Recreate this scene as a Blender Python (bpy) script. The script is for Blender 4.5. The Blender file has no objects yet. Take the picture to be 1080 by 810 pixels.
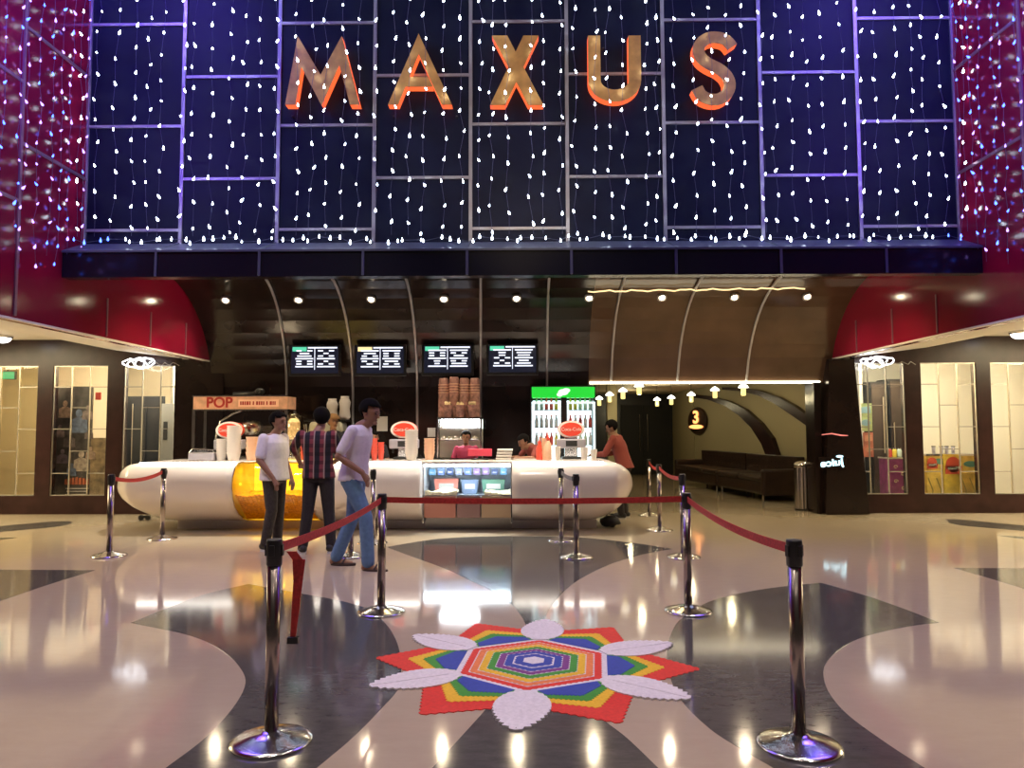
import bpy, bmesh, math, random
from mathutils import Vector, Matrix, noise
random.seed(7)
PI = math.pi
S = bpy.context.scene
COL = S.collection

# ------------------------------------------------------------ camera model
F, CX, CY = 770.0, 540.0, 405.0
CR = (Matrix.Rotation(math.radians(.6), 3, 'Z') @ Matrix.Rotation(PI/2 + math.radians(3.49), 3, 'X')
      @ Matrix.Rotation(math.radians(-.155), 3, 'Z'))
CAM = Vector((0, 0, 1.5))
def ray(x, y): return CR @ Vector(((x-CX)/F, (CY-y)/F, -1))
def G(x, y, z=0.0):
    d = ray(x, y); t = (z-1.5)/d.z; return CAM + d*t
def PY(x, y, Y):
    d = ray(x, y); return CAM + d*(Y/d.y)
def pxX(x, Y, y=452): return PY(x, y, Y).x
def pxZ(y, Y, x=548): return PY(x, y, Y).z
cd = bpy.data.cameras.new('camera'); cam = bpy.data.objects.new('camera', cd); COL.objects.link(cam)
cd.sensor_width = 36; cd.lens = F/1080*36; cd.clip_start = .05; cd.clip_end = 200
cam.matrix_world = Matrix.Translation(CAM) @ CR.to_4x4()
S.camera = cam

# ------------------------------------------------------------ materials
def mat(name, c, rough=.5, metal=0, em=None, es=1.0, spec=.5, noise_s=None, noise_a=.25, coat=0, bump=0):
    m = bpy.data.materials.new(name); m.use_nodes = True
    nt = m.node_tree; b = nt.nodes['Principled BSDF']
    b.inputs['Base Color'].default_value = (*c, 1); b.inputs['Roughness'].default_value = rough
    b.inputs['Metallic'].default_value = metal; b.inputs['Specular IOR Level'].default_value = spec
    if coat: b.inputs['Coat Weight'].default_value = coat; b.inputs['Coat Roughness'].default_value = .06
    if em: b.inputs['Emission Color'].default_value = (*em, 1); b.inputs['Emission Strength'].default_value = es
    if noise_s:
        tc = nt.nodes.new('ShaderNodeTexCoord'); n = nt.nodes.new('ShaderNodeTexNoise')
        n.inputs['Scale'].default_value = noise_s; n.inputs['Detail'].default_value = 6
        nt.links.new(tc.outputs['Object'], n.inputs['Vector'])
        r = nt.nodes.new('ShaderNodeValToRGB')
        r.color_ramp.elements[0].color = (*[v*(1-noise_a) for v in c], 1)
        r.color_ramp.elements[1].color = (*[min(1, v*(1+noise_a)) for v in c], 1)
        r.color_ramp.elements[0].position = .3; r.color_ramp.elements[1].position = .7
        nt.links.new(n.outputs['Fac'], r.inputs['Fac']); nt.links.new(r.outputs['Color'], b.inputs['Base Color'])
        if bump:
            bp = nt.nodes.new('ShaderNodeBump'); bp.inputs['Strength'].default_value = bump
            nt.links.new(n.outputs['Fac'], bp.inputs['Height']); nt.links.new(bp.outputs['Normal'], b.inputs['Normal'])
    return m
def emi(name, c, s):
    m = mat(name, (.02, .02, .02), .5, em=c, es=s); return m
def glass(name, tint=(1, 1, 1), refl=.12, rough=.02):
    m = bpy.data.materials.new(name); m.use_nodes = True; nt = m.node_tree
    for n in list(nt.nodes):
        if n.type != 'OUTPUT_MATERIAL': nt.nodes.remove(n)
    out = [n for n in nt.nodes if n.type == 'OUTPUT_MATERIAL'][0]
    t = nt.nodes.new('ShaderNodeBsdfTransparent'); t.inputs[0].default_value = (*tint, 1)
    g = nt.nodes.new('ShaderNodeBsdfGlossy'); g.inputs['Roughness'].default_value = rough
    mx = nt.nodes.new('ShaderNodeMixShader'); mx.inputs[0].default_value = refl
    nt.links.new(t.outputs[0], mx.inputs[1]); nt.links.new(g.outputs[0], mx.inputs[2]); nt.links.new(mx.outputs[0], out.inputs[0])
    return m
def terrazzo(name, base, fleck, rough, amt=.35, scuff=.0):
    m = bpy.data.materials.new(name); m.use_nodes = True; nt = m.node_tree; b = nt.nodes['Principled BSDF']
    tc = nt.nodes.new('ShaderNodeTexCoord')
    n1 = nt.nodes.new('ShaderNodeTexNoise'); n1.inputs['Scale'].default_value = .9; n1.inputs['Detail'].default_value = 5
    n2 = nt.nodes.new('ShaderNodeTexNoise'); n2.inputs['Scale'].default_value = 9; n2.inputs['Detail'].default_value = 8; n2.inputs['Roughness'].default_value = .75
    mp = nt.nodes.new('ShaderNodeMapping'); mp.inputs['Scale'].default_value = (.6, 1.6, 1)
    nt.links.new(tc.outputs['Object'], n1.inputs['Vector']); nt.links.new(tc.outputs['Object'], mp.inputs['Vector']); nt.links.new(mp.outputs[0], n2.inputs['Vector'])
    r = nt.nodes.new('ShaderNodeValToRGB'); r.color_ramp.elements[0].position = .35; r.color_ramp.elements[1].position = .75
    r.color_ramp.elements[0].color = (*base, 1); r.color_ramp.elements[1].color = (*fleck, 1)
    mix = nt.nodes.new('ShaderNodeMixRGB'); mix.inputs[0].default_value = amt
    nt.links.new(n2.outputs['Fac'], r.inputs['Fac'])
    r1 = nt.nodes.new('ShaderNodeValToRGB'); r1.color_ramp.elements[0].color = (*[v*.93 for v in base], 1); r1.color_ramp.elements[1].color = (*[v*1.07 for v in base], 1)
    nt.links.new(n1.outputs['Fac'], r1.inputs['Fac'])
    nt.links.new(r1.outputs[0], mix.inputs[1]); nt.links.new(r.outputs[0], mix.inputs[2]); nt.links.new(mix.outputs[0], b.inputs['Base Color'])
    rr = nt.nodes.new('ShaderNodeMapRange'); rr.inputs['To Min'].default_value = rough*.75; rr.inputs['To Max'].default_value = rough*1.25
    nt.links.new(n2.outputs['Fac'], rr.inputs['Value']); nt.links.new(rr.outputs[0], b.inputs['Roughness'])
    b.inputs['Specular IOR Level'].default_value = .75
    return m
M = {}
M['floor'] = terrazzo('polished_cream_terrazzo', (.50, .41, .295), (.60, .51, .36), .075)
M['inlay'] = terrazzo('polished_dark_inlay', (.075, .073, .068), (.19, .18, .165), .10, .5)
M['facade'] = mat('dark_navy_panel', (.004, .006, .020), .45, spec=.2, noise_s=2)
M['trim'] = mat('brushed_trim', (.42, .40, .40), .38, .7)
M['red'] = mat('glossy_red_panel', (.23, .006, .028), .13)
M['redtrim'] = mat('dull_red_trim', (.30, .14, .17), .35, .4)
M['bulk'] = mat('gloss_black_laminate', (.010, .010, .016), .16)
M['ledge'] = mat('ledge_grey', (.09, .10, .12), .3)
M['dark'] = mat('dark_brown_gloss', (.015, .009, .008), .18, noise_s=1.5, spec=.36)
M['brown'] = mat('brown_laminate', (.085, .048, .028), .17, noise_s=1.5)
M['wood'] = mat('dark_wenge_wood', (.030, .013, .012), .26, spec=.3, noise_s=3)
M['cream'] = mat('cream_plaster', (.72, .60, .42), .6)
M['pale'] = mat('pale_wall', (.74, .70, .58), .6)
M['white'] = mat('white_plaster', (.8, .77, .7), .6)
M['steel'] = mat('brushed_steel', (.55, .52, .50), .22, 1)
M['pole'] = mat('dark_steel_pole', (.36, .31, .28), .24, 1)
M['chrome'] = mat('chrome', (.66, .65, .66), .17, 1)
M['blackp'] = mat('black_plastic', (.012, .012, .013), .35)
M['belt'] = mat('red_webbing', (.50, .035, .035), .7, noise_s=60)
M['counter'] = mat('gloss_white_solid_surface', (.80, .72, .66), .16)
M['plinth'] = mat('warm_grey_plinth', (.62, .55, .55), .35)
M['glass'] = glass('clear_glass', (.97, .98, .97), .045)
M['yglass'] = glass('amber_glass', (1, .88, .34), .07)
M['gold'] = mat('brushed_gold', (.62, .34, .09), .48, .45, noise_s=6)
M['glow_or'] = emi('orange_edge_light', (1, .13, .03), 1.3)
M['blk'] = mat('matte_black', (.015, .015, .016), .6)
M['led'] = emi('warm_led', (1, .87, .6), 9)
M['bulb'] = emi('cool_white_led_bulb', (.72, .84, 1), 22)
M['bulbb'] = emi('blue_led_bulb', (.06, .13, 1), 7)
M['bulbp'] = emi('violet_led_bulb', (.42, .24, 1), 4)
M['wire'] = mat('thin_clear_wire', (.10, .11, .16), .5)
M['spot'] = emi('downlight_lens', (1, .86, .60), 70)
M['darkroom'] = mat('dark_door_panel', (.018, .018, .022), .3)
M['skin'] = mat('skin', (.30, .15, .09), .55)
M['hair'] = mat('black_hair', (.006, .005, .005), .9, spec=.1)
M['tee'] = mat('white_cotton', (.86, .83, .84), .85, noise_s=30, noise_a=.06)
M['teep'] = mat('pale_mauve_cotton', (.76, .70, .74), .85, noise_s=30, noise_a=.06)
M['trouser'] = mat('charcoal_trousers', (.045, .036, .032), .8, noise_s=30)
M['jeans'] = mat('blue_denim', (.11, .20, .36), .85, noise_s=25, noise_a=.12)
M['djeans'] = mat('black_denim', (.022, .017, .018), .85, noise_s=40)
M['staffred'] = mat('red_uniform', (.34, .03, .09), .8)
M['staffblk'] = mat('dark_uniform', (.02, .02, .03), .8)
M['staffrg'] = mat('brick_red_uniform', (.24, .045, .035), .8)
M['leather'] = mat('brown_leather', (.036, .018, .013), .35, noise_s=6, bump=.1)
M['sole'] = mat('pale_sole', (.6, .58, .55), .7)
M['shoe'] = mat('dark_shoe', (.02, .018, .018), .6)
M['sandal'] = mat('brown_sandal', (.06, .035, .028), .7)
M['lip'] = mat('mouth_tone', (.16, .06, .05), .6)
M['eyew'] = mat('eye_dark', (.02, .015, .015), .3)
M['cup'] = mat('white_paper_cup', (.85, .80, .76), .55)
M['cupred'] = mat('red_paper_cup', (.75, .10, .07), .5)
M['cuppeach'] = mat('orange_print_cup', (.78, .48, .32), .5)
M['disp'] = mat('dispenser_grey', (.42, .40, .46), .35, .3)
M['dispred'] = mat('dispenser_red', (.75, .07, .04), .3)
M['paper'] = mat('paper', (.62, .58, .55), .8)
M['popcorn'] = mat('popcorn_orange', (.90, .46, .07), .8, noise_s=30, noise_a=.35, bump=.6)
M['popcornw'] = mat('popcorn_cream', (.85, .66, .40), .8, noise_s=30, noise_a=.3, bump=.6)

# plaid
def plaid():
    m = mat('plaid_cotton', (.1, .02, .02), .85); nt = m.node_tree; b = nt.nodes['Principled BSDF']
    tc = nt.nodes.new('ShaderNodeTexCoord'); last = None
    cols = [((.012, .010, .014), (.20, .035, .045), 'X', 3.2, 0), ((.3, .20, .16), None, 'X', 3.2, 1.6), ((.014, .01, .014), None, 'Z', 3.6, 0)]
    w = nt.nodes.new('ShaderNodeTexWave'); w.bands_direction = 'X'; w.inputs['Scale'].default_value = 2.6; w.inputs['Distortion'].default_value = .6
    w2 = nt.nodes.new('ShaderNodeTexWave'); w2.bands_direction = 'Z'; w2.inputs['Scale'].default_value = 3.2; w2.inputs['Distortion'].default_value = .6
    w3 = nt.nodes.new('ShaderNodeTexWave'); w3.bands_direction = 'X'; w3.inputs['Scale'].default_value = 2.6; w3.inputs['Phase Offset'].default_value = 1.2; w3.inputs['Distortion'].default_value = .6
    for q in (w, w2, w3): nt.links.new(tc.outputs['Object'], q.inputs['Vector'])
    r = nt.nodes.new('ShaderNodeValToRGB'); r.color_ramp.elements[0].color = (.012, .010, .016, 1); r.color_ramp.elements[1].color = (.22, .04, .05, 1)
    r.color_ramp.elements[0].position = .4; r.color_ramp.elements[1].position = .6
    nt.links.new(w.outputs['Fac'], r.inputs[0])
    mx = nt.nodes.new('ShaderNodeMixRGB'); mx.blend_type = 'MULTIPLY'; mx.inputs[0].default_value = .7
    r2 = nt.nodes.new('ShaderNodeValToRGB'); r2.color_ramp.elements[0].position = .35; r2.color_ramp.elements[1].position = .5; r2.color_ramp.elements[0].color = (.25, .2, .25, 1)
    nt.links.new(w2.outputs['Fac'], r2.inputs[0]); nt.links.new(r.outputs[0], mx.inputs[1]); nt.links.new(r2.outputs[0], mx.inputs[2])
    mx2 = nt.nodes.new('ShaderNodeMixRGB'); mx2.inputs[2].default_value = (.34, .24, .2, 1)
    r3 = nt.nodes.new('ShaderNodeValToRGB'); r3.color_ramp.elements[0].position = .94; r3.color_ramp.elements[1].position = .99
    nt.links.new(w3.outputs['Fac'], r3.inputs[0]); nt.links.new(r3.outputs[0], mx2.inputs[0]); nt.links.new(mx.outputs[0], mx2.inputs[1])
    nt.links.new(mx2.outputs[0], b.inputs['Base Color']); return m
M['plaid'] = plaid()

# ------------------------------------------------------------ mesh helpers
def NB(): return bmesh.new()
def link(name, bm, m, parent=None, loc=None, smooth=False, bevel=0, seg=2):
    me = bpy.data.meshes.new(name); bm.normal_update(); bm.to_mesh(me); bm.free()
    o = bpy.data.objects.new(name, me); COL.objects.link(o)
    for q in (m if isinstance(m, (list, tuple)) else [m]): me.materials.append(q)
    if parent: o.parent = parent
    if loc is not None: o.location = loc
    if smooth:
        for p in me.polygons: p.use_smooth = True
    if bevel:
        b = o.modifiers.new('b', 'BEVEL'); b.width = bevel; b.segments = seg; b.limit_method = 'ANGLE'
    return o
def tag(o, label, cat, group=None, kind=None):
    o['label'] = label; o['category'] = cat
    if group: o['group'] = group
    if kind: o['kind'] = kind
    return o
def thing(name, label, cat, loc=(0, 0, 0), rz=0, group=None):
    o = bpy.data.objects.new(name, None); COL.objects.link(o); o.empty_display_size = .1
    o.location = loc; o.rotation_euler = (0, 0, rz); return tag(o, label, cat, group)
def struct(name, bm, m, **k):
    o = link(name, bm, m, **k); o['kind'] = 'structure'; return o
def box(bm, x0, x1, y0, y1, z0, z1, mi=0):
    v = [bm.verts.new(p) for p in ((x0,y0,z0),(x1,y0,z0),(x1,y1,z0),(x0,y1,z0),(x0,y0,z1),(x1,y0,z1),(x1,y1,z1),(x0,y1,z1))]
    for f in ((0,3,2,1),(4,5,6,7),(0,1,5,4),(1,2,6,5),(2,3,7,6),(3,0,4,7)):
        bm.faces.new([v[i] for i in f]).material_index = mi
    return bm
def B(*a): return box(NB(), *a)
def prism(bm, pts, n0, n1, axis='Y', mi=0):
    """extrude a 2-D outline: axis Y -> pts are (x,z); axis Z -> (x,y); axis X -> (y,z)"""
    def mk(p, d): return {'Y': (p[0], d, p[1]), 'Z': (p[0], p[1], d), 'X': (d, p[0], p[1])}[axis]
    a = [bm.verts.new(mk(p, n0)) for p in pts]; b = [bm.verts.new(mk(p, n1)) for p in pts]
    fs = [bm.faces.new(a), bm.faces.new(b[::-1])]
    for i in range(len(pts)):
        j = (i+1) % len(pts); fs.append(bm.faces.new((a[j], a[i], b[i], b[j])))
    for f in fs: f.material_index = mi
    bmesh.ops.recalc_face_normals(bm, faces=fs)
    return bm
def lathe(bm, prof, c=(0, 0, 0), n=24, axis='Z', sx=1, sy=1):
    rings = []
    for r, h in prof:
        row = []
        for i in range(n):
            a = 2*PI*i/n; x, y = r*math.cos(a)*sx, r*math.sin(a)*sy
            p = {'Z': (x, y, h), 'Y': (x, h, y), 'X': (h, x, y)}[axis]
            row.append(bm.verts.new((p[0]+c[0], p[1]+c[1], p[2]+c[2])))
        rings.append(row)
    fs = []
    for a, b in zip(rings, rings[1:]):
        for i in range(n): fs.append(bm.faces.new((a[i], a[(i+1)%n], b[(i+1)%n], b[i])))
    fs.append(bm.faces.new(rings[0][::-1])); fs.append(bm.faces.new(rings[-1]))
    bmesh.ops.recalc_face_normals(bm, faces=fs); return bm
def tube(bm, pts, rad, n=8, flat=1.0):
    pts = [Vector(p) for p in pts]; rs = rad if isinstance(rad, (list, tuple)) else [rad]*len(pts)
    rings = []
    for i, p in enumerate(pts):
        t = (pts[min(i+1, len(pts)-1)] - pts[max(i-1, 0)]).normalized()
        u = t.cross(Vector((0, 1, 0)) if abs(t.y) < .9 else Vector((1, 0, 0))).normalized(); w = t.cross(u)
        rings.append([bm.verts.new(p + u*math.cos(2*PI*k/n)*rs[i] + w*math.sin(2*PI*k/n)*rs[i]*flat) for k in range(n)])
    fs = []
    for a, b in zip(rings, rings[1:]):
        for i in range(n): fs.append(bm.faces.new((a[i], a[(i+1)%n], b[(i+1)%n], b[i])))
    fs.append(bm.faces.new(rings[0][::-1])); fs.append(bm.faces.new(rings[-1]))
    bmesh.ops.recalc_face_normals(bm, faces=fs); return bm
def ball(bm, c, r, s=(1, 1, 1), seg=12, rot=None):
    mt = Matrix.Translation(c) @ (rot.to_4x4() if rot else Matrix.Identity(4)) @ Matrix.Diagonal((*s, 1))
    bmesh.ops.create_uvsphere(bm, u_segments=seg, v_segments=max(6, seg*2//3), radius=r, matrix=mt); return bm
def ribbon(bm, pts, w, y0, y1):
    """stroke of width w along 2-D (x,z) centreline, extruded in Y"""
    P = [Vector(p) for p in pts]; L, R = [], []
    for i, p in enumerate(P):
        t = (P[min(i+1, len(P)-1)]-P[max(i-1, 0)]).normalized(); n = Vector((-t.y, t.x))
        L.append(p+n*w/2); R.append(p-n*w/2)
    return prism(bm, [tuple(q) for q in L] + [tuple(q) for q in R[::-1]], y0, y1)
def dup(root, loc=None, rz=None, label=None, group=None):
    r = root.copy(); COL.objects.link(r)
    if loc is not None: r.location = loc
    if rz is not None: r.rotation_euler = (0, 0, rz)
    if label: r['label'] = label
    if group: r['group'] = group
    for ch in list(root.children):
        c = ch.copy(); COL.objects.link(c); c.parent = r
        for g in list(ch.children):
            d = g.copy(); COL.objects.link(d); d.parent = c
    return r

# ============================================================ SETTING
SW = 5.50          # half width of the lobby
FY = 9.05          # facade plane
BY = 13.0          # back plane
SOF = 2.72
fl = NB(); box(fl, -16, 16, -7, 27, -.3, 0); struct('floor', fl, M['floor'])
def inlay(pts, name='floor_inlay'):
    P = [Vector((G(x, y).x, G(x, y).y)) for x, y in pts]; n = len(P); out = []
    def corner(i):
        a, b = P[i]-P[i-1], P[(i+1) % n]-P[i]; return a.angle(b) > math.radians(48)
    for i in range(n):
        p1, p2 = P[i], P[(i+1) % n]; p0 = p1 if corner(i) else P[i-1]; p3 = p2 if corner((i+1) % n) else P[(i+2) % n]
        L = (p2-p1).length
        m1 = (p2-p0)*(L/max(1e-6, L+(p1-p0).length)) ; m2 = (p3-p1)*(L/max(1e-6, L+(p3-p2).length))
        for k in range(6):
            t = k/6; out.append(tuple((2*t**3-3*t*t+1)*p1+(t**3-2*t*t+t)*m1+(-2*t**3+3*t*t)*p2+(t**3-t*t)*m2))
    bm = NB(); prism(bm, out, -.004, .0015, 'Z'); struct(name, bm, M['inlay'])
inlay([(408,577),(457,569),(496,566.4),(545,565.5),(612,567),(670,573),(709,579),(678,584.7),(651,592.5),(628,602),(604,616),(584,636),(572,658),(563,690),
       (556,662),(542,640),(520,624),(495,612),(470,600),(437,588)])
right = [(866,614.7),(909,627),(950,641),(990.5,656.7),(963,660),(932,666),(905,674),(884,686),(871,700),(868.5,712),(874,730),(893,753),(932,782),(975,810),(1040,850),(1130,900),
         (985,900),(880,850),(815.5,810),(788,794),(749,769),(718,738),(707,715),(703,695),(706.6,672),(718,653),(747.5,635),(780,626),(815.5,620)]
inlay(right)
left = [(262,616),(311,625),(360,634),(389,643),(406,657),(418,676),(423,700),(420,726),(404,745.5),(373,777),(334,810),(285,850),(215,900),
        (60,900),(120,850),(175,810),(218,777),(249,742),(259,718),(249,699),(235,687),(218,677),(195,669),(163,662),(138,657),(175,642),(216,627)]
inlay(left)
inlay([(563,690),(592,715),(635,758),(660.6,778),(694,810),(735,850),(790,905),(355,905),(415,850),(456,810),(485.6,778),(515,745),(540,712)])
inlay([(-80,601),(0,601),(100,601.5),(50,617),(0,634),(-80,660)])
inlay([(1006,599),(1080,599.5),(1160,600),(1160,650),(1080,621),(1040,609)])
inlay([(-60,562),(0,555),(50,550.5),(73,549.5),(76,551.5),(60,555.5),(0,561),(-60,566)])
inlay([(997.5,547.4),(1020,548.6),(1080,554.5),(1140,560),(1140,566),(1080,560),(1017,554.6),(1003,552)])
inlay([(-60,572),(0,567.4),(18,567.2),(0,569.5),(-60,577)])
inlay([(1052,564.8),(1080,566),(1140,568),(1140,572),(1080,568.6)])

# facade with its panel grid
struct('wall_front', B(-SW-.1, SW+.1, FY, FY+.25, 3.80, 8.6), M['facade'])
cw = 2*SW/9
vz = [pxZ(241, FY), pxZ(131, FY), pxZ(23, FY)]; vz.append(2*vz[2]-vz[1])
ez = [pxZ(187, FY), pxZ(79, FY)]; ez += [2*ez[1]-ez[0]]
tn = 0
for i in range(10):
    x = -SW + i*cw
    struct('trim_%d' % (tn+1), B(x-.022, x+.022, FY-.022, FY+.01, 3.83, 8.4), M['trim']); tn += 1
for i in range(9):
    x0, x1 = -SW+i*cw+.024, -SW+(i+1)*cw-.024
    for z in (vz if i % 2 == 0 else ez):
        struct('trim_%d' % (tn+1), B(x0, x1, FY-.018, FY+.01, z-.018, z+.018), M['trim']); tn += 1
# side red walls (glossy), with seams of the same grid
for sd, nm in ((-1, 'left'), (1, 'right')):
    a, b = (-SW-.25, -SW) if sd < 0 else (SW, SW+.25)
    struct('wall_'+nm, B(a, b, -3.5, BY, SOF, 8.6), M['red'])
    for k, Y in enumerate((FY-cw, FY-2*cw, FY-3*cw)):
        xi = sd*SW
        struct('trim_%d' % (tn+1), B(min(xi, xi-sd*.015), max(xi, xi-sd*.015), Y-.02, Y+.02, 2.74, 8.4), M['redtrim']); tn += 1
        for z in (ez if k % 2 == 0 else vz):
            struct('trim_%d' % (tn+1), B(min(xi, xi-sd*.015), max(xi, xi-sd*.015), Y+.02, Y+cw-.02, z-.018, z+.018), M['redtrim']); tn += 1
    for Y in (9.6, 10.75, 11.9):
        struct('trim_%d' % (tn+1), B(min(sd*SW, sd*(SW-.012)), max(sd*SW, sd*(SW-.012)), Y-.012, Y+.012, 2.74, 3.25), M['redtrim']); tn += 1
    # white sloping soffit under the side wall, then a higher corridor ceiling
    bm = NB(); X0, X1 = SW-.0, SW+1.75
    prism(bm, [(sd*X0, 2.70), (sd*X1, 2.92), (sd*X1, 3.35), (sd*(X0+.02), 3.35), (sd*(X0+.0), 2.72)], -3.5, BY-.02, 'Y')
    struct('ceiling_soffit_'+nm, bm, M['white'])
    a, b = sorted((sd*(X1+.01), sd*15))
    struct('ceiling_'+nm, B(a, b, -3.5, BY+.0, 3.12, 3.35), M['white'])
struct('ceiling', B(-6, 6, -3.5, 9.4, 8.6, 8.8), M['blk'])

# bulkhead: steep ledge then black fascia
zt, zl, zb = 3.80, pxZ(268, 8.72), pxZ(290, 8.6)
bm = NB(); prism(bm, [(FY+.2, zt+.02), (FY-.005, zt+.02), (8.62, zl+.02), (8.62, zb), (8.78, zb), (8.78, zt-.2), (FY+.2, zt-.2)], -SW+.0, SW-.0, 'X')
struct('beam_bulkhead', bm, M['bulk'])
bm = NB(); prism(bm, [(FY-.03, zt+.035), (FY-.03, zt+.02), (8.60, zl+.02), (8.60, zl+.045)], -SW+.0, SW-.0, 'X')
struct('trim_ledge', bm, M['ledge'])
for i in range(1, 9):
    x = -SW + i*cw; bm = NB(); tube(bm, [(x, FY-.05, zt+.03), (x*1.02, 8.61, zl+.04), (x*1.02, 8.605, zb+.01)], .016, 6)
    struct('trim_%d' % (tn+1), bm, M['ledge']); tn += 1

# cove wall behind the counter
def cove_prof(th=.0):
    pr = [(9.3, 3.93)]
    for k in range(0, 13):
        a = PI/2*k/12; pr.append((11.0+(BY-11.0-th)*math.sin(a), 2.0+(1.90-th)*math.cos(a)+.03*(1-k/12)))
    return pr
def cove_z(Y):
    s = min(1, max(0, (Y-11.0)/(BY-11.0))); return 2.0+1.90*math.sqrt(1-s*s)
XM = pxX(621, BY); XR = SW
def cove(name, x0, x1, zbot, m):
    pr = [p for p in cove_prof() if p[1] > zbot+.02]; pr = pr + [(BY, zbot)]
    outer = [(BY+.2, zbot), (BY+.2, 4.2), (9.3, 4.2)]
    struct(name, prism(NB(), pr+outer, x0, x1, 'X'), m)
cove('wall_back', -SW, XM, 0, M['dark'])
HZ = pxZ(404.5, BY)
cove('wall_back_header', XM+.0, XR, HZ, M['brown'])
# curved metal strips on the cove
for bx, tx in ((302,275),(372,345),(440,425),(507,507),(577,580),(645,663),(715,748),(788,833)):
    x = pxX(bx, BY); x2 = pxX(tx, 11.0, 290)
    pts = []
    for k in range(14):
        a = PI/2*k/13; Y = 11.0+(BY-11.0)*math.sin(a); f = (BY-Y)/(BY-11.0)
        zz = 2.0+1.90*math.cos(a)-.01
        if zz > (HZ+.03 if x > XM else 1.0): pts.append((x+(x2-x)*f, Y-.006, zz))
    pts.append((x, BY-.006, HZ+.02 if x > XM else 1.0))
    struct('trim_%d' % (tn+1), tube(NB(), pts, .021, 6), M['trim']); tn += 1
# right pillar of the concession
pc = NB(); xa, xb = pxX(863, 12.9), pxX(905, 12.9)
prism(pc, [(5.27, 0), (6.02, 0), (5.84, 2.70), (5.40, 2.70)], 12.75, BY+.2, 'Y')
struct('column_right', pc, M['dark'])
struct('column_edge_right', B(5.18, 5.30, 12.9, 13.3, 0, HZ), M['dark'])
struct('column_left', B(-6.15, -5.28, 12.93, BY+.2, 0, 2.75), M['dark'])

# ------------------------------------------------------------ side shopfronts
WZ0, WZ1 = pxZ(522, BY), pxZ(384, BY)
def shopfront(side, wins, xin, xout):
    bm = NB(); sd = -1 if side == 'left' else 1
    box(bm, min(xin, xout), max(xin, xout), BY, BY+.16, WZ1, 3.14)
    box(bm, min(xin, xout), max(xin, xout), BY, BY+.16, 0, WZ0)
    edges = sorted([w for ww in wins for w in ww] + [xin, xout])
    for k in range(0, len(edges), 2):
        if edges[k+1]-edges[k] > .01: box(bm, edges[k], edges[k+1], BY, BY+.16, WZ0, WZ1)
    struct('wall_shopfront_'+side, bm, M['wood'])
M['panebar'] = mat('pale_window_bar', (.60, .56, .48), .25, .6)
wn = 0
def window(x0, x1, flip=False):
    global wn; wn += 1
    bm = NB(); t = .014
    w = (x1-x0)/3; y0, y1 = BY+.02, BY+.05
    box(bm, x0, x0+t, y0, y1, WZ0, WZ1); box(bm, x1-t, x1, y0, y1, WZ0, WZ1)
    box(bm, x0, x1, y0, y1, WZ0, WZ0+t); box(bm, x0, x1, y0, y1, WZ1-t, WZ1)
    for k in (1, 2): box(bm, x0+k*w-t/2, x0+k*w+t/2, y0, y1, WZ0, WZ1)
    H = WZ1-WZ0
    for k in range(3):
        for f in ((.165, .49, .83) if k != 1 else (.325, .66)):
            z = WZ1-H*f; box(bm, x0+k*w, x0+(k+1)*w, y0, y1, z-t/2, z+t/2)
    o = struct('window_%d' % wn, bm, M['panebar'])
    link('pane', B(x0, x1, BY+.06, BY+.068, WZ0, WZ1), M['glass'], parent=o)
Lw = [(pxX(-22, BY), pxX(38, BY)), (pxX(54, BY), pxX(112, BY)), (pxX(129, BY), pxX(187, BY))]
Rw = [(pxX(898, BY), pxX(956, BY)), (pxX(973, BY), pxX(1032, BY)), (pxX(1047, BY), pxX(1106, BY))]
Lw.insert(0, (Lw[0][0]-1.25, Lw[0][0]-.27)); Rw.append((Rw[-1][1]+.27, Rw[-1][1]+1.25))
shopfront('left', Lw, -6.14, -12); shopfront('right', Rw, 5.95, 12)
for w in Lw + Rw: window(*w)
# rooms behind the windows
for sd, nm, ws in ((-1, 'left', Lw), (1, 'right', Rw)):
    a, b = sorted((sd*5.9, sd*12))
    struct('wall_shop_back_'+nm, B(a, b, 15.6, 15.8, 0, 3.3), M['cream'] if sd < 0 else M['pale'])
    struct('ceiling_shop_'+nm, B(a, b, BY+.16, 15.8, 3.12, 3.3), M['white'])
    for q in range(len(ws)-1):
        xm = (ws[q][1]+ws[q+1][0])/2 
        xf = xm*15.6/BY; bm = NB(); prism(bm, [(xm-.04, BY+.17), (xm+.04, BY+.17), (xf+.04, 15.6), (xf-.04, 15.6)], 0, 3.12, 'Z'); struct('wall_shop_partition_%s' % nm, bm, M['cream'])
    e = 6.12 if sd > 0 else -6.25
    bm = NB(); ef = e*15.6/BY; prism(bm, [(e, BY+.21), (e-sd*.08, BY+.21), (ef-sd*.08, 15.6), (ef, 15.6)], 0, 3.12, 'Z'); struct('wall_shop_end_'+nm, bm, M['white'])

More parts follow.
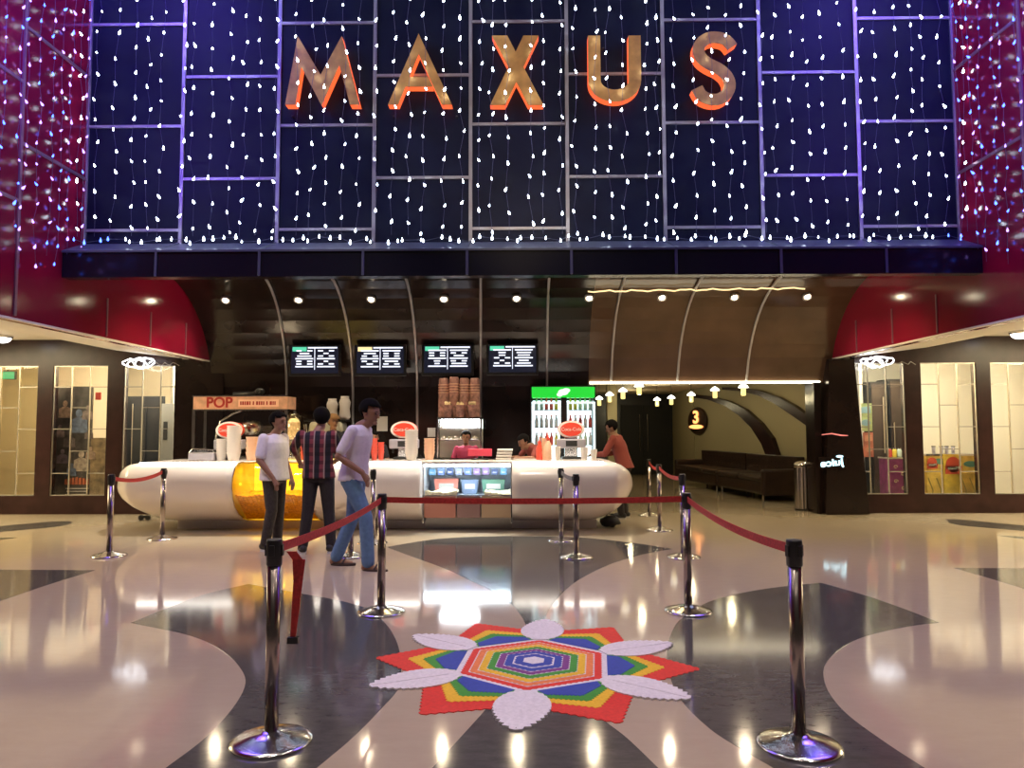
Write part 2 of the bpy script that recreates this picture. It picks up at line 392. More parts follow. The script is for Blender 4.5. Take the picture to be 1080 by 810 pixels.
# ------------------------------------------------------------ corridor behind on the right
CZ = 2.62
bm = NB(); prism(bm, [(XM+.1, BY+.2), (6.02, BY+.2), (6.02, 14.6), (5.15, 20.9), (5.15, 24.0), (XM+.1, 24.0)], CZ, CZ+.2, 'Z'); struct('ceiling_corridor', bm, M['cream'])
struct('wall_corridor_left', B(XM-.1, XM+.1, BY+.2, 24.2, 0, CZ), M['dark'])
WA, WB = Vector((5.0, 21.0)), Vector((5.98, 14.6))
dv = (WB-WA).normalized(); nv = Vector((-dv.y, dv.x))
if nv.x < 0: nv = -nv
def wallpt(px, py):
    d = ray(px, py); 
    n2 = Vector((nv.x, nv.y)); t = (WA-Vector((0, 0))).dot(n2)/(d.x*n2.x+d.y*n2.y); return CAM+d*t
bm = NB(); e0, e1 = WA-dv*.0, WB+dv*1.0
prism(bm, [tuple(e0), tuple(e1), tuple(e1+nv*.2), tuple(e0+nv*.2)], 0, CZ+.05, 'Z')
M['lobbywall'] = mat('olive_cream_wall', (.40, .35, .21), .65)
struct('wall_corridor_right', bm, M['lobbywall'])
struct('wall_corridor_turn', B(WA.x-.02, WA.x+.2, 21.0, 24.0, 0, CZ), M['lobbywall'])
struct('wall_corridor_end', B(XM, 5.2, 24.0, 24.2, 0, CZ), M['darkroom'])
struct('column_corridor', B(pxX(641, 17.5), pxX(651, 17.5), 17.5, 17.8, 0, CZ), M['lobbywall'])
def arch(pts_o, pts_i):
    bm = NB(); A = [wallpt(*p) for p in pts_o]; Bp = [wallpt(*p) for p in pts_i]
    off = Vector((-nv.x, -nv.y, 0))*.10
    poly = A+Bp[::-1]; n = len(A)
    f = [bm.verts.new(p+off) for p in poly]; b = [bm.verts.new(p+off*.0) for p in poly]
    fs = []
    for i in range(n-1): fs.append(bm.faces.new((f[i], f[i+1], f[2*n-2-i], f[2*n-1-i])))
    for i in range(2*n):
        j = (i+1) % (2*n); fs.append(bm.faces.new((f[i], f[j], b[j], b[i])))
    bmesh.ops.recalc_face_normals(bm, faces=fs)
    struct('trim_arch', bm, M['wood'])
arch([(733,416),(752,418),(772,423),(790,432),(806,446),(818,462),(824,480)], [(733,419),(750,421.5),(768,428),(783,438),(796,451),(807,468),(812,481)])
arch([(765,408.5),(785,409.5),(805,412),(825,419),(842,428),(858,440)], [(765,411),(785,412.5),(803,417),(820,425),(838,437),(858,451)])

# 'theatre' door
dr = thing('double_door', 'tall black double door with two slim steel pull bars at the corridor end', 'door', (pxX(678, 23.9), 23.93, 0))
x0, x1 = pxX(655, 23.9)-dr.location.x, pxX(711, 23.9)-dr.location.x
for a, b in ((x0, -.005), (.005, x1)):
    d_ = link('door_leaf', B(a, b, -.04, .04, .02, 2.25), M['blk'], dr, bevel=.004)
for hx in (-.12, .14):
    bm = NB(); tube(bm, [(hx, -.10, .75), (hx, -.10, 1.95)], .018, 8); tube(bm, [(hx, -.10, .85), (hx, -.03, .85)], .01, 6); tube(bm, [(hx, -.10, 1.85), (hx, -.03, 1.85)], .01, 6)
    link('pull_bar', bm, M['steel'], dr)

# hall number sign
p = wallpt(737, 444); ang = math.atan2(dv.y, dv.x)
sg = thing('hall_sign', 'oval brown hall sign with a glowing orange number 3 on the corridor wall', 'sign', p + Vector((-nv.x, -nv.y, 0))*.04, ang)
M['signbrown'] = mat('sign_brown', (.035, .015, .008), .3)
sg.scale = (1.85, 1, 1); sgr = 13.5*p.y/F
bm = NB(); lathe(bm, [(sgr*.98, .03), (sgr*1.0, 0), (sgr*.93, -.035)], n=36, axis='Y', sy=1.08); link('sign_plate', bm, M['signbrown'], sg)
M['glow3'] = emi('orange_sign_light', (1, .36, .10), 2.6)
def text(s, size, mtl, parent, loc, name='lettering', ext=.008, rot=(PI/2, 0, 0), align='CENTER', sx=1, bold=0):
    c = bpy.data.curves.new(name, 'FONT'); c.body = s; c.size = size; c.extrude = ext; c.align_x = align; c.align_y = 'CENTER'; c.offset = bold
    c.materials.append(mtl); o = bpy.data.objects.new(name, c); COL.objects.link(o); o.parent = parent; o.location = loc; o.rotation_euler = rot; o.scale = (sx, 1, 1)
    bpy.context.view_layer.update()
    me = bpy.data.meshes.new_from_object(o.evaluated_get(bpy.context.evaluated_depsgraph_get())); m2 = bpy.data.objects.new(name, me); COL.objects.link(m2)
    if not me.materials: me.materials.append(mtl)
    m2.parent = parent; m2.location = loc; m2.rotation_euler = rot; m2.scale = (sx, 1, 1); bpy.data.objects.remove(o, do_unlink=True); m2.name = name; return m2
text('3', sgr*1.35, M['glow3'], sg, (0, -.05, sgr*.25), 'number', bold=.012)
bm = NB(); lathe(bm, [(.001, -.02), (sgr*.6, 0), (sgr*.75, .0), (sgr*.5, .02)], (0, -.05, -sgr*.45), 24, 'Y', 1, .22); link('lit_bar', bm, M['glow3'], sg)

# sofas
def sofa(label, loc, rz, L, arm):
    t = thing('sofa', label, 'sofa', loc, rz)
    link('seat', B(-L/2, L/2, -.45, .35, .14, .42), M['leather'], t, bevel=.05)
    bm = B(-L/2, L/2, .28, .48, .14, .90)
    for i in range(int(L/.18)):
        for j in range(3): ball(bm, (-L/2+.12+i*.18+(j % 2)*.06, .275, .50+j*.14), .014, seg=6)
    link('backrest', bm, M['leather'], t, bevel=.03)
    n = max(2, int(L/.75))
    for k in range(n):
        a = -L/2+k*L/n; link('cushion', B(a+.01, a+L/n-.01, -.47, .28, .40, .52), M['leather'], t, bevel=.045)
    for s in (-1, 1):
        if arm in (s, 2): link('armrest', B(s*L/2-.08, s*L/2+.08, -.47, .48, .12, .66), M['leather'], t, bevel=.05)
        for yy in (-.38, .38):
            bm = NB(); tube(bm, [(s*(L/2-.12), yy, 0), (s*(L/2-.12), yy, .14)], .022, 8); link('leg', bm, M['steel'], t)
    return t
nn = Vector((-nv.x, -nv.y))
c1 = WA + dv*2.35 + nn*.52; sofa('long buttoned dark brown leather sofa under the oval number sign', (c1.x, c1.y, 0), ang, 2.6, -1)
c2 = WA + dv*4.85 + nn*.54; sofa('shorter dark brown leather sofa nearest the steel bin', (c2.x, c2.y, 0), ang, 2.2, 1)

# bin
def bin_():
    p = G(849, 538); t = thing('litter_bin', 'ribbed steel cylinder litter bin beside the dark corner pillar', 'bin', (p.x-.03, p.y, 0))
    r = .145; n = 36; bm = NB(); rings = []
    for h in (0.02, .78):
        rings.append([bm.verts.new(((r*(1 if k % 2 else .94))*math.cos(2*PI*k/n), (r*(1 if k % 2 else .94))*math.sin(2*PI*k/n), h)) for k in range(n)])
    for i in range(n): bm.faces.new((rings[0][i], rings[0][(i+1) % n], rings[1][(i+1) % n], rings[1][i]))
    bm.faces.new(rings[0][::-1]); bm.faces.new(rings[1]); link('body', bm, M['steel'], t)
    bm = NB(); lathe(bm, [(r*1.04, .78), (r*1.04, .80), (r*.98, .84), (r*.75, .88), (.03, .90)], n=32); link('lid', bm, M['steel'], t, smooth=True)
    bm = NB(); lathe(bm, [(r*1.03, 0), (r*1.03, .03)], n=32); link('base_ring', bm, M['blackp'], t)
    link('opening', B(-.07, .07, -r*1.02, -r*.7, .79, .83), M['blk'], t)
bin_()

# corridor lanterns
def lantern(x, y, z, label):
    t = thing('pendant_lamp', label, 'lamp', (x, y, z), 0, 'small corridor pendants')
    bm = NB(); tube(bm, [(0, 0, .10), (0, 0, CZ-z)], .005, 6); link('cord', bm, M['blk'], t)
    bm = NB(); lathe(bm, [(.10, .02), (.085, .055), (.04, .09), (.01, .11)], n=16); link('cap', bm, emiw, t, smooth=True)
    bm = NB(); lathe(bm, [(.048, .02), (.048, -.13), (.03, -.14)], n=16); link('lamp_shade', bm, emiy, t, smooth=True)
emiw = emi('lamp_white', (1, .95, .8), 4); emiy = emi('lamp_yellow', (1, .78, .25), 1.6)
nth = ['nearest', 'second', 'third', 'fourth', 'farthest']
for k, (px, py, D) in enumerate(((674,409,14.5),(657,414,15.7),(643,418,17),(632,422,18.3))):
    q = PY(px, py, D); lantern(q.x, q.y, q.z, '%s small yellow pendant lamp in the left row by the drinks fridge' % ('farthest' if k == 3 else nth[k]))
for k, (px, py, D) in enumerate(((784,410,14.5),(754,413,15.7),(729,418,17),(708,421,18.3),(693,423,19.3))):
    q = PY(px, py, D); lantern(q.x, q.y, q.z, '%s small yellow pendant lamp in the right row by the number sign' % nth[k])

# led line under the header + fairy wire above it
tag(link('led_strip', B(XM+.02, XR-.18, BY-.05, BY+.0, HZ-.012, HZ+.022), M['led']), 'bright warm LED strip along the bottom edge of the brown header', 'light strip')
pts = []
for k in range(41):
    px = 620+ (848-620)*k/40; py = 306.5 - 3.5*k/40 + .7*math.sin(k*1.3) + .4*math.sin(k*2.9)
    Y = 11.97; q = PY(px, py, Y); z = q.z
    for it in range(12):
        zc = cove_z(Y); q = PY(px, py, Y); Y += (-.03 if q.z > zc else .03)*(.8**it)*3 if abs(q.z-zc) > .004 else 0
    pts.append((q.x, Y-.03, q.z-.02))
bm = NB(); tube(bm, pts, .012, 6); tag(link('rope_light', bm, emi('amber_rope', (1, .72, .35), 1.6)), 'thin warm rope light strung across the brown curved header above the corridor', 'rope light')

# ------------------------------------------------------------ downlights on the cove
lab_dl = ['above the popcorn machine', 'above the white shirted man', 'left of the second menu screen', 'above the popcorn tubs', 'right of the fourth menu screen',
          'left of the corridor opening', 'over the corridor pendants', 'over the number sign', 'over the dark corner pillar']
dl = None
for k in range(9):
    px = 238+76.7*k; py = 317-.45*k; Y = 11.85; q = PY(px, py, Y); z = cove_z(Y)
    Y2 = Y
    for it in range(60):
        q = PY(px, py, Y2); zc = cove_z(Y2)
        if q.z > zc - .03: Y2 -= .01
        else: Y2 += .01
    q = PY(px, py, Y2)
    loc = (q.x, q.y, q.z)
    if dl is None:
        dl = thing('downlight', '', 'downlight', loc)
        rot = Vector((0, -1, -1.25)).to_track_quat('-Z', 'Y')
        bm = NB(); lathe(bm, [(.075, .05), (.08, 0), (.062, -.012), (.055, .0)], n=24); link('trim_ring', bm, M['trim'], dl, smooth=True)
        bm = NB(); ball(bm, (0, 0, -.002), .036, (1, 1, .5)); link('lens', bm, M['spot'], dl, smooth=True)
        for c in dl.children: c.rotation_mode = 'QUATERNION'; c.rotation_quaternion = rot
        o = dl
    else: o = dup(dl, loc)
    o['label'] = 'small star bright downlight in the curved soffit ' + lab_dl[k]; o['group'] = 'row of downlights'
    ld = bpy.data.lights.new('downlight_beam', 'SPOT'); ld.energy = 62; ld.color = (1, .80, .52); ld.spot_size = 2.3; ld.spot_blend = .8; ld.shadow_soft_size = .05
    lo = bpy.data.objects.new('downlight_beam', ld); COL.objects.link(lo); lo.location = (q.x, q.y-.06, q.z-.08); lo.rotation_euler = (math.radians(-14), 0, 0)

# ------------------------------------------------------------ MAXUS letters
LY = FY-.18
def lp(x, y): q = PY(x, y, LY); return (q.x, q.z)
def crop(x, y, ox=270): return lp(ox+x/3, y/3)
M['gold_dark'] = M['gold']
def letter(ch, strokes, label):
    cx = sum(p[0] for s in strokes for p in s)/sum(len(s) for s in strokes); cz = min(p[1] for s in strokes for p in s)
    t = thing('letter_'+ch, label, 'sign letter', (cx, LY, cz), 0, 'gold sign letters')
    for nm, y0, y1, m_ in (('letter_face', -.012, .0, M['gold']), ('letter_return', .0, .12, M['glow_or'])):
        bm = NB()
        for q_, s in enumerate(strokes):
            prism(bm, [(p[0]-cx, p[1]-cz) for p in s], y0-.0006*(q_ % 2), y1)
        link(nm, bm, m_, t)
    bm = NB()
    for s in strokes[:2]:
        box(bm, s[0][0]-cx+.04, s[0][0]-cx+.06, .12, .182, s[0][1]-cz-.1, s[0][1]-cz-.08)
    link('standoff', bm, M['blk'], t)
letter('m', [[crop(*p) for p in ((93,332),(133,115),(205,238),(272,115),(328,332),(298,332),(264,208),(208,334),(144,213),(125,332))]], 'gold letter M with glowing orange edge, first letter of the sign')
letter('a', [[crop(*p) for p in ((418,332),(515,108),(515,172),(450,332))], [crop(*p) for p in ((620,332),(515,108),(515,172),(588,332))],
             [crop(*p) for p in ((484,245),(546,245),(560,275),(472,275))]], 'gold letter A with glowing orange edge, second letter of the sign')
letter('x', [[lp(519,38),(lp(535,38)),lp(573,111),lp(557,111)], [lp(552,38),lp(568,38),lp(533,111),lp(517,111)]], 'brightest gold letter X with glowing orange edge, middle of the sign')
def rib(pts, w):   # one smooth outline out of a centreline in photo-plane metres
    P = [Vector(p) for p in pts]; L, R = [], []
    for i, p in enumerate(P):
        t = (P[min(i+1, len(P)-1)]-P[max(i-1, 0)]).normalized(); n = Vector((-t.y, t.x)); L.append(tuple(p+n*w/2)); R.append(tuple(p-n*w/2))
    return [[L[i], L[i+1], R[i+1], R[i]] for i in range(len(P)-1)]
sc = FY/F
a_, b_ = lp(626.5, 38), lp(669, 38); zb_ = lp(0, 90)[1]; r_ = (b_[0]-a_[0])/2; cx_ = (a_[0]+b_[0])/2
upts = [a_, (a_[0], zb_)] + [(cx_-r_*math.cos(PI*k/16), zb_-r_*.78*math.sin(PI*k/16)) for k in range(1, 16)] + [(b_[0], zb_), b_]
letter('u', rib(upts, 13*sc), 'gold letter U with glowing orange edge, fourth letter of the sign')
spx = [(772,50),(766,43),(757,40),(747,40.5),(739,46),(736.5,54),(740,62),(748,68),(758,73),(766,80),(769.5,89),(767,98),(759,104.5),(749,105),(740,101),(735,93)]
sm = []
for i in range(len(spx)-1):
    p0, p1, p2, p3 = spx[max(0, i-1)], spx[i], spx[i+1], spx[min(len(spx)-1, i+2)]
    for k in range(3):
        t = k/3; sm.append(tuple(.5*((2*p1[j])+(-p0[j]+p2[j])*t+(2*p0[j]-5*p1[j]+4*p2[j]-p3[j])*t*t+(-p0[j]+3*p1[j]-3*p2[j]+p3[j])*t**3) for j in (0, 1)))
sm.append(spx[-1])
letter('s', rib([lp(*p) for p in sm], 12.5*sc), 'dim gold letter S with glowing orange edge, last letter of the sign')

# ------------------------------------------------------------ curtain lights
def bulbmesh(nm, m):
    bm = NB(); lathe(bm, [(.002, .030), (.007, .014), (.0125, -.004), (.011, -.015), (.004, -.022)], n=8)
    me = bpy.data.meshes.new(nm); bm.to_mesh(me); bm.free(); me.materials.append(m)
    for p in me.polygons: p.use_smooth = True
    return me
BW, BB, BP = bulbmesh('bulb_white', M['bulb']), bulbmesh('bulb_blue', M['bulbb']), bulbmesh('bulb_violet', M['bulbp'])
colname = ['the outermost left panel column', 'the second panel column from the left', 'the letter M panel column', 'the letter A panel column', 'the letter X panel column',
           'the letter U panel column', 'the letter S panel column', 'the second panel column from the right', 'the outermost right panel column']
ordn = ['first', 'second', 'third', 'fourth', 'fifth', 'sixth', 'seventh', 'eighth', 'ninth', 'tenth', 'eleventh', 'twelfth']
def strand(x, y, ztop, zbot, dz, label, group, mk, jit=.03, off=(0, -1)):
    t = thing('light_strand', label, 'string light', (x, y, ztop), 0, group)
    zs = []; z = -random.uniform(.05, dz)
    while z > zbot-ztop: zs.append(z); z -= dz*random.uniform(.85, 1.15)
    pts = [(0, 0, 0)]
    for z in zs: pts.append((random.uniform(-jit, jit)*abs(off[1]) , random.uniform(-jit, jit)*abs(off[0]), z))
    pts.append((pts[-1][0], pts[-1][1], zbot-ztop))
    link('wire', tube(NB(), pts, .0022, 4), M['wire'], t)
    for p in pts[1:-1]:
        b = bpy.data.objects.new('bulb', mk()); COL.objects.link(b); b.parent = t; b.location = (p[0], p[1], p[2]); b.rotation_euler = (random.uniform(-.6, .6), random.uniform(-.6, .6), 0)
        s_ = random.uniform(.75, 1.15); b.scale = (s_, s_, s_)
for c in range(9):
    n = 6
    for j in range(n):
        x = -SW + cw*(c+(j+.5+random.uniform(-.22, .22))/n)
        edge = c in (0, 8)
        strand(x, FY-.30, 7.35, 3.86, .29, '%s from left of the white bulb strands over %s' % (ordn[j], colname[c]), 'white light strands',
               (lambda: BW), .035)
for sd, nm in ((-1, 'left'), (1, 'right')):
    for j in range(9):
        Y = 7.2+.2*j+random.uniform(-.04, .04)
        zb2 = 3.15+.35*abs(math.sin(j*.9)) if Y < 8.5 else 3.6
        strand(sd*(SW-.07-.03*random.random()), Y, 7.3, zb2, .24, '%s strand from the facade corner of the blue lights on the %s red wall' % (ordn[8-j], nm), 'blue light strands',
               (lambda: random.choice((BB, BB, BP) if nm == 'right' else (BB, BB, BP, BP, BP))), .04, (1, 0))
# row of bulbs lying along the ledge
t = thing('ledge_garland', 'horizontal garland of white bulbs lying along the ledge under the sign wall', 'string light', (0, 8.72, zl+.12))
pts = []
for k in range(84):
    x = -SW+.1+k*(2*SW-.2)/83+random.uniform(-.06, .06); pts.append((x, random.uniform(-.06, .1), random.uniform(-.03, .05)+.03))
pts = [(p[0], p[1], (p[1]+.06)*.18/.16*.6+p[2]*.5) for p in pts]
link('wire', tube(NB(), pts, .003, 4), M['wire'], t)
for p in pts:
    b = bpy.data.objects.new('bulb', BW if abs(p[0]) < 5 else BB); COL.objects.link(b); b.parent = t; b.location = p; s_ = random.uniform(.7, 1.25); b.scale = (s_,)*3

# ============================================================ CONCESSION COUNTER
XL, XRt = pxX(127, 11.0), pxX(668, 11.0)
CT = 1.015
def sect(sT, sB=None):
    """cross-section (Y,z); sT scales the part above the core line, sB the part below it"""
    if sB is None: sB = sT
    base = [(12.0, CT), (10.86, CT), (10.64, CT-.012), (10.53, CT-.07), (10.46, CT-.20), (10.44, CT-.36), (10.47, .52), (10.56, .38), (10.72, .26), (10.92, .17), (11.10, .12), (12.0, .12)]
    out = []
    for y, z in base:
        q = sT if z > .66 else sB
        out.append((11.7+(y-11.7)*(.30+.70*min(1, (sT+sB)/2+.12)) if y < 11.7 else y, .66+(z-.66)*q))
    return out
def shell(name, x0, x1, m, parent, capL=True, capR=True, rng=None):
    bm = NB(); N = 40; rows = []
    for i in range(N+1):
        x = x0+(x1-x0)*i/N; s = 1
        if x0 == XL or x1 == XRt:
            u = (x-XL)/.95 if x0 == XL else (XRt-x)/.75
            if u < 1: s = 1
        rows.append([bm.verts.new((x, y, z)) for y, z in (sect(s) if rng is None else rng)])
    if x0 == XL or x1 == XRt: pass
    n = len(rows[0]); fs = []
    for a, b in zip(rows, rows[1:]):
        for i in range(n): fs.append(bm.faces.new((a[i], a[(i+1) % n], b[(i+1) % n], b[i])))
    fs.append(bm.faces.new(rows[0][::-1])); fs.append(bm.faces.new(rows[-1]))
    bmesh.ops.recalc_face_normals(bm, faces=fs)
    o = link(name, bm, m, parent, smooth=False)
    for p_ in o.data.polygons: p_.use_smooth = len(p_.vertices) == 4
    return o
# use non-uniform sampling at the rounded ends
def shell_end(name, x0, x1, left, m, parent):
    bm = NB(); xs = []; L = .95 if left else .75
    tip = x0 if left else x1; sg_ = 1 if left else -1
    for k in range(25): xs.append((tip+sg_*L*(1-math.cos(PI/2*k/24)), 1-math.cos(PI/2*k/24)))
    other = x1 if left else x0
    for k in range(1, 9): xs.append((tip+sg_*L+(other-(tip+sg_*L))*k/8, 1))
    rows = []
    for x, u in xs:
        uT = min(1, u*L/(.50 if left else .46)); e_ = lambda v, p: max(.02, (1-(1-v)**p)**(1/p))
        rows.append([bm.verts.new((x, y, z)) for y, z in sect(e_(uT, 2.0), e_(min(1, u), 1.8))])
    n = len(rows[0]); fs = []
    for a, b in zip(rows, rows[1:]):
        for i in range(n): fs.append(bm.faces.new((a[i], a[(i+1) % n], b[(i+1) % n], b[i])))
    fs.append(bm.faces.new(rows[0][::-1])); fs.append(bm.faces.new(rows[-1]))
    bmesh.ops.recalc_face_normals(bm, faces=fs)
    o = link(name, bm, m, parent)
    for p_ in o.data.polygons: p_.use_smooth = True
    return o
ctr = thing('concession_counter', 'long glossy white snack counter with rounded ends and a yellow popcorn bin', 'counter', (0, 0, 0))
XB0, XB1 = pxX(247, 10.5), pxX(330, 10.5)
XD0, XD1 = pxX(444.5, 10.6), pxX(540, 10.6)
shell_end('counter_shell', XL, XB0, True, M['counter'], ctr)
shell('counter_shell', XB1, XD0, M['counter'], ctr)
shell_end('counter_shell', XD1, XRt, False, M['counter'], ctr)
link('plinth', B(XL+.85, XRt-.55, 11.12, 11.95, 0, .125), M['plinth'], ctr)
# popcorn bin
M['binback'] = emi('yellow_lightbox', (1, .72, .16), 1.9)
bn = link('bin_lining', B(XB0, XB1, 11.35, 12.0, .12, CT), M['binback'], ctr)
def front_shell(name, x0, x1, m, parent, th=.012, bulge=0, zlo=None):
    pr = sect(1)[1:11]
    if zlo: pr = [p for p in pr if p[1] > zlo]
    bm = NB(); N = 14; A = []; Bq = []
    for i in range(N+1):
        u = i/N; x = x0+(x1-x0)*u; k = bulge*math.sin(PI*u)
        A.append([bm.verts.new((x, y-k, z)) for y, z in pr]); Bq.append([bm.verts.new((x, y-k+th, z-(th if z > .9 else 0))) for y, z in pr])
    fs = []
    for G_ in (A, Bq):
        for a, b in zip(G_, G_[1:]):
            for i in range(len(pr)-1): fs.append(bm.faces.new((a[i], a[i+1], b[i+1], b[i])))
    for i in range(N):
        fs.append(bm.faces.new((A[i][0], A[i+1][0], Bq[i+1][0], Bq[i][0]))); fs.append(bm.faces.new((A[i][-1], A[i+1][-1], Bq[i+1][-1], Bq[i][-1])))
    bmesh.ops.recalc_face_normals(bm, faces=fs)
    return link(name, bm, m, parent, smooth=True)
front_shell('bin_window', XB0+.01, XB1-.01, M['yglass'], ctr, bulge=.05)
for xx in (XB0+.01, XB1-.01, (XB0+XB1)/2+.02): link('bin_frame', tube(NB(), [(xx, y-.006, z) for y, z in sect(1)[1:11]], .008, 6), M['steel'], ctr)
link('bin_top', B(XB0, XB1, 10.85, 12.0, CT-.02, CT), M['counter'], ctr)
def heap(name, x0, x1, y0, y1, z0, z1, m, nx=60, ny=14, amp=.03):
    bm = NB(); V = []
    for i in range(nx+1):
        row = []
        for j in range(ny+1):
            x = x0+(x1-x0)*i/nx; y = y0+(y1-y0)*j/ny
            h = z1+amp*noise.noise(Vector((x*4, y*4, 1)))*1.5+.02*noise.noise(Vector((x*30, y*30, 3)))
            row.append(bm.verts.new((x, y, h)))
        V.append(row)
    for i in range(nx):
        for j in range(ny): bm.faces.new((V[i][j], V[i+1][j], V[i+1][j+1], V[i][j+1]))
    base = [bm.verts.new((V[i][0].co.x, y0, z0)) for i in range(nx+1)]
    for i in range(nx): bm.faces.new((base[i], base[i+1], V[i+1][0], V[i][0]))
    return link(name, bm, m)
hp = heap('popcorn', XB0+.02, XB1-.02, 10.53, 11.33, .16, .55, M['popcorn'])
for v in hp.data.vertices:
    if v.co.z < .2: v.co.y = 11.0
tag(hp, 'deep orange popcorn filling the lower half of the amber glass bin', 'popcorn', kind='stuff')
# display case
dc = NB(); box(dc, XD0, XD1, 11.5, 12.0, .12, CT); box(dc, XD0, XD1, 10.78, 11.52, .46, .50); box(dc, XD0, XD0+.012, 10.74, 11.5, .14, CT-.02); box(dc, XD1-.012, XD1, 10.74, 11.5, .14, CT-.02)
link('display_body', dc, mat('display_grey', (.42, .45, .50), .4), ctr)
link('display_top', B(XD0, XD1, 10.70, 12.0, CT-.03, CT), M['counter'], ctr)
link('display_light', B(XD0+.03, XD1-.03, 10.78, 10.90, CT-.075, CT-.032), emi('case_led', (.85, .95, 1), 26), ctr)
M['dglass'] = glass('display_glass', (.95, .98, 1), .06)
link('display_glass', B(XD0+.02, XD1-.02, 10.742, 10.750, .53, CT-.03), M['dglass'], ctr)
bm = NB()
for a in (XD0, XD1-.02): box(bm, a, a+.02, 10.735, 10.76, .13, CT-.03)
box(bm, XD0, XD1, 10.735, 10.76, .515, .53); link('display_frame', bm, M['steel'], ctr)
for nm, a, b, cc in (('display_panel', XD0+.02, XD0+.49, (.42, .17, .12)), ('display_panel', XD0+.50, XD0+.85, (.26, .15, .13)), ('display_panel', XD0+.86, XD1-.02, (.46, .32, .20))):
    link(nm, B(a+.004, b-.004, 10.745, 10.79, .20, .512), mat('lower_panel', cc, .4), ctr, bevel=.004)
link('kick_panel', B(XD0+.01, XD1-.01, 11.06, 11.12, .0, .20), mat('kick_silver', (.45, .42, .40), .3, .6), ctr)
link('shelf', B(XD0+.03, XD1-.03, 10.95, 11.5, .795, .805), M['glass'], ctr)
# glowing edge line under the lip of the worktop
M['edge'] = emi('edge_led', (1, .95, .86), 9)
for a, b in ((XL+.52, XB0-.02), (XB1+.02, XD0-.01), (XD1+.01, XRt-.50)):
    link('edge_light', B(a, b, 10.585, 10.66, CT-.012, CT+.006), M['edge'], ctr, bevel=.004)
tag(heap('popcorn', XD0+.03, XD0+.50, 10.78, 11.15, .50, .575, M['popcornw'], amp=.04), 'cream popcorn heap at the left of the glass display case', 'popcorn', kind='stuff')
tag(heap('popcorn', XD0+.90, XD1-.03, 10.78, 11.15, .50, .56, M['popcornw'], amp=.04), 'cream popcorn heap at the right of the glass display case', 'popcorn', kind='stuff')
def snack_box(x, y, z, w, h, m, label, rz=0):
    t = thing('snack_box', label, 'snack box', (x, y, z), rz)
    bm = NB(); prism(bm, [(-w*.42, 0), (w*.42, 0), (w*.5, h), (-w*.5, h)], -.06, .06); link('carton', bm, m, t, bevel=.004)
    bm = NB(); box(bm, -w*.3, w*.3, -.064, -.06, h*.35, h*.7); link('print_panel', bm, M['paper'], t)
snack_box(XD0+.30, 11.28, .505, .38, .23, mat('pink_box', (.70, .22, .17), .5), 'wide pink red snack box standing at the left of the glass display case')
snack_box(XD0+.66, 11.26, .505, .26, .22, mat('blue_box', (.22, .28, .42), .5), 'blue grey snack box in the middle of the glass display case')
snack_box(XD0+1.02, 11.28, .505, .36, .22, mat('green_box', (.14, .30, .22), .5), 'wide green snack box at the right of the glass display case')
for k in range(9):
    x = XD0+.10+k*.135; h = random.uniform(.08, .12)
    t = thing('candy_packet', '%s packet from the left on the top shelf of the glass display case' % ordn[k], 'candy', (x, 11.1, .805), 0, 'candy packets in the display')
    cc = random.choice([(.1, .15, .4), (.08, .2, .35), (.2, .22, .35), (.05, .07, .15), (.2, .12, .25)])
    bm = NB(); prism(bm, [(-.05, .0), (.05, .0), (.045, h*.5), (.05, h), (-.05, h), (-.045, h*.5)], -.02, .02); link('wrapper', bm, mat('wrap', cc, .3), t, bevel=.003)
    bm = NB(); box(bm, -.03, .03, -.0225, -.02, h*.3, h*.5); link('print_panel', bm, M['disp'], t)

# ------------------------------------------------------------ things on the counter
def cups(px, ytop, n_, r, m, label, Y=11.45, group=None):
    x = pxX(px, Y); ztop = pxZ(ytop, Y); H = ztop-CT; 
    t = thing('cup_stack', label, 'cup stack', (x, Y, CT), 0, group)
    ch = min(.13, H*.9); step = (H-ch)/max(1, n_-1)
    for k in range(n_):
        bm = NB(); z0 = k*step; a = r; b = r*.74
        lathe(bm, [(b, z0), (b, z0+.002), (a, z0+ch-.008), (a*1.05, z0+ch-.006), (a*1.05, z0+ch), (a*.93, z0+ch)], n=18)
        link('cup', bm, m, t, smooth=False)
cups(247, 448, 12, .105, M['cup'], 'tall stack of large white cups between the popcorn machine and the counter edge', 11.36)
cups(234, 462, 6, .075, M['cup'], 'short stack of white cups left of the tallest white stack', 11.37)
cups(266, 460, 4, .09, M['cuppeach'], 'stack of orange printed tubs right of the tallest white cups', 11.36)
cups(434, 453, 10, .10, M['cup'], 'tall stack of white cups in front of the middle drinks dispenser', 11.35)
cups(453, 462, 5, .085, M['cuppeach'], 'orange printed cup stack beside the lit warming cabinet', 11.5)
cups(395, 462, 5, .05, M['cupred'], 'red cup stack right of the second dark haired attendant', 11.4)
cups(387, 470, 3, .055, M['cuppeach'], 'small orange cup stack right of the man in blue jeans', 11.35)
cups(402, 466, 4, .05, M['cupred'], 'red cup stack left of the middle drinks dispenser', 11.5)
cups(322, 466, 3, .07, M['cupred'], 'red cup stack behind the plaid shirted person', 11.5)
cups(575, 462, 4, .06, M['cuppeach'], 'orange cup stack left of the red squeeze bottle', 11.4)
cups(616, 472, 3, .06, M['cup'], 'white cup stack in front of the fridge right door', 11.3)
cups(626, 474, 3, .05, M['cup'], 'outer white cup stack near the rounded counter end', 11.35)
cups(588, 471, 3, .045, M['cup'], 'low white cup stack left of the right drinks dispenser', 11.3)
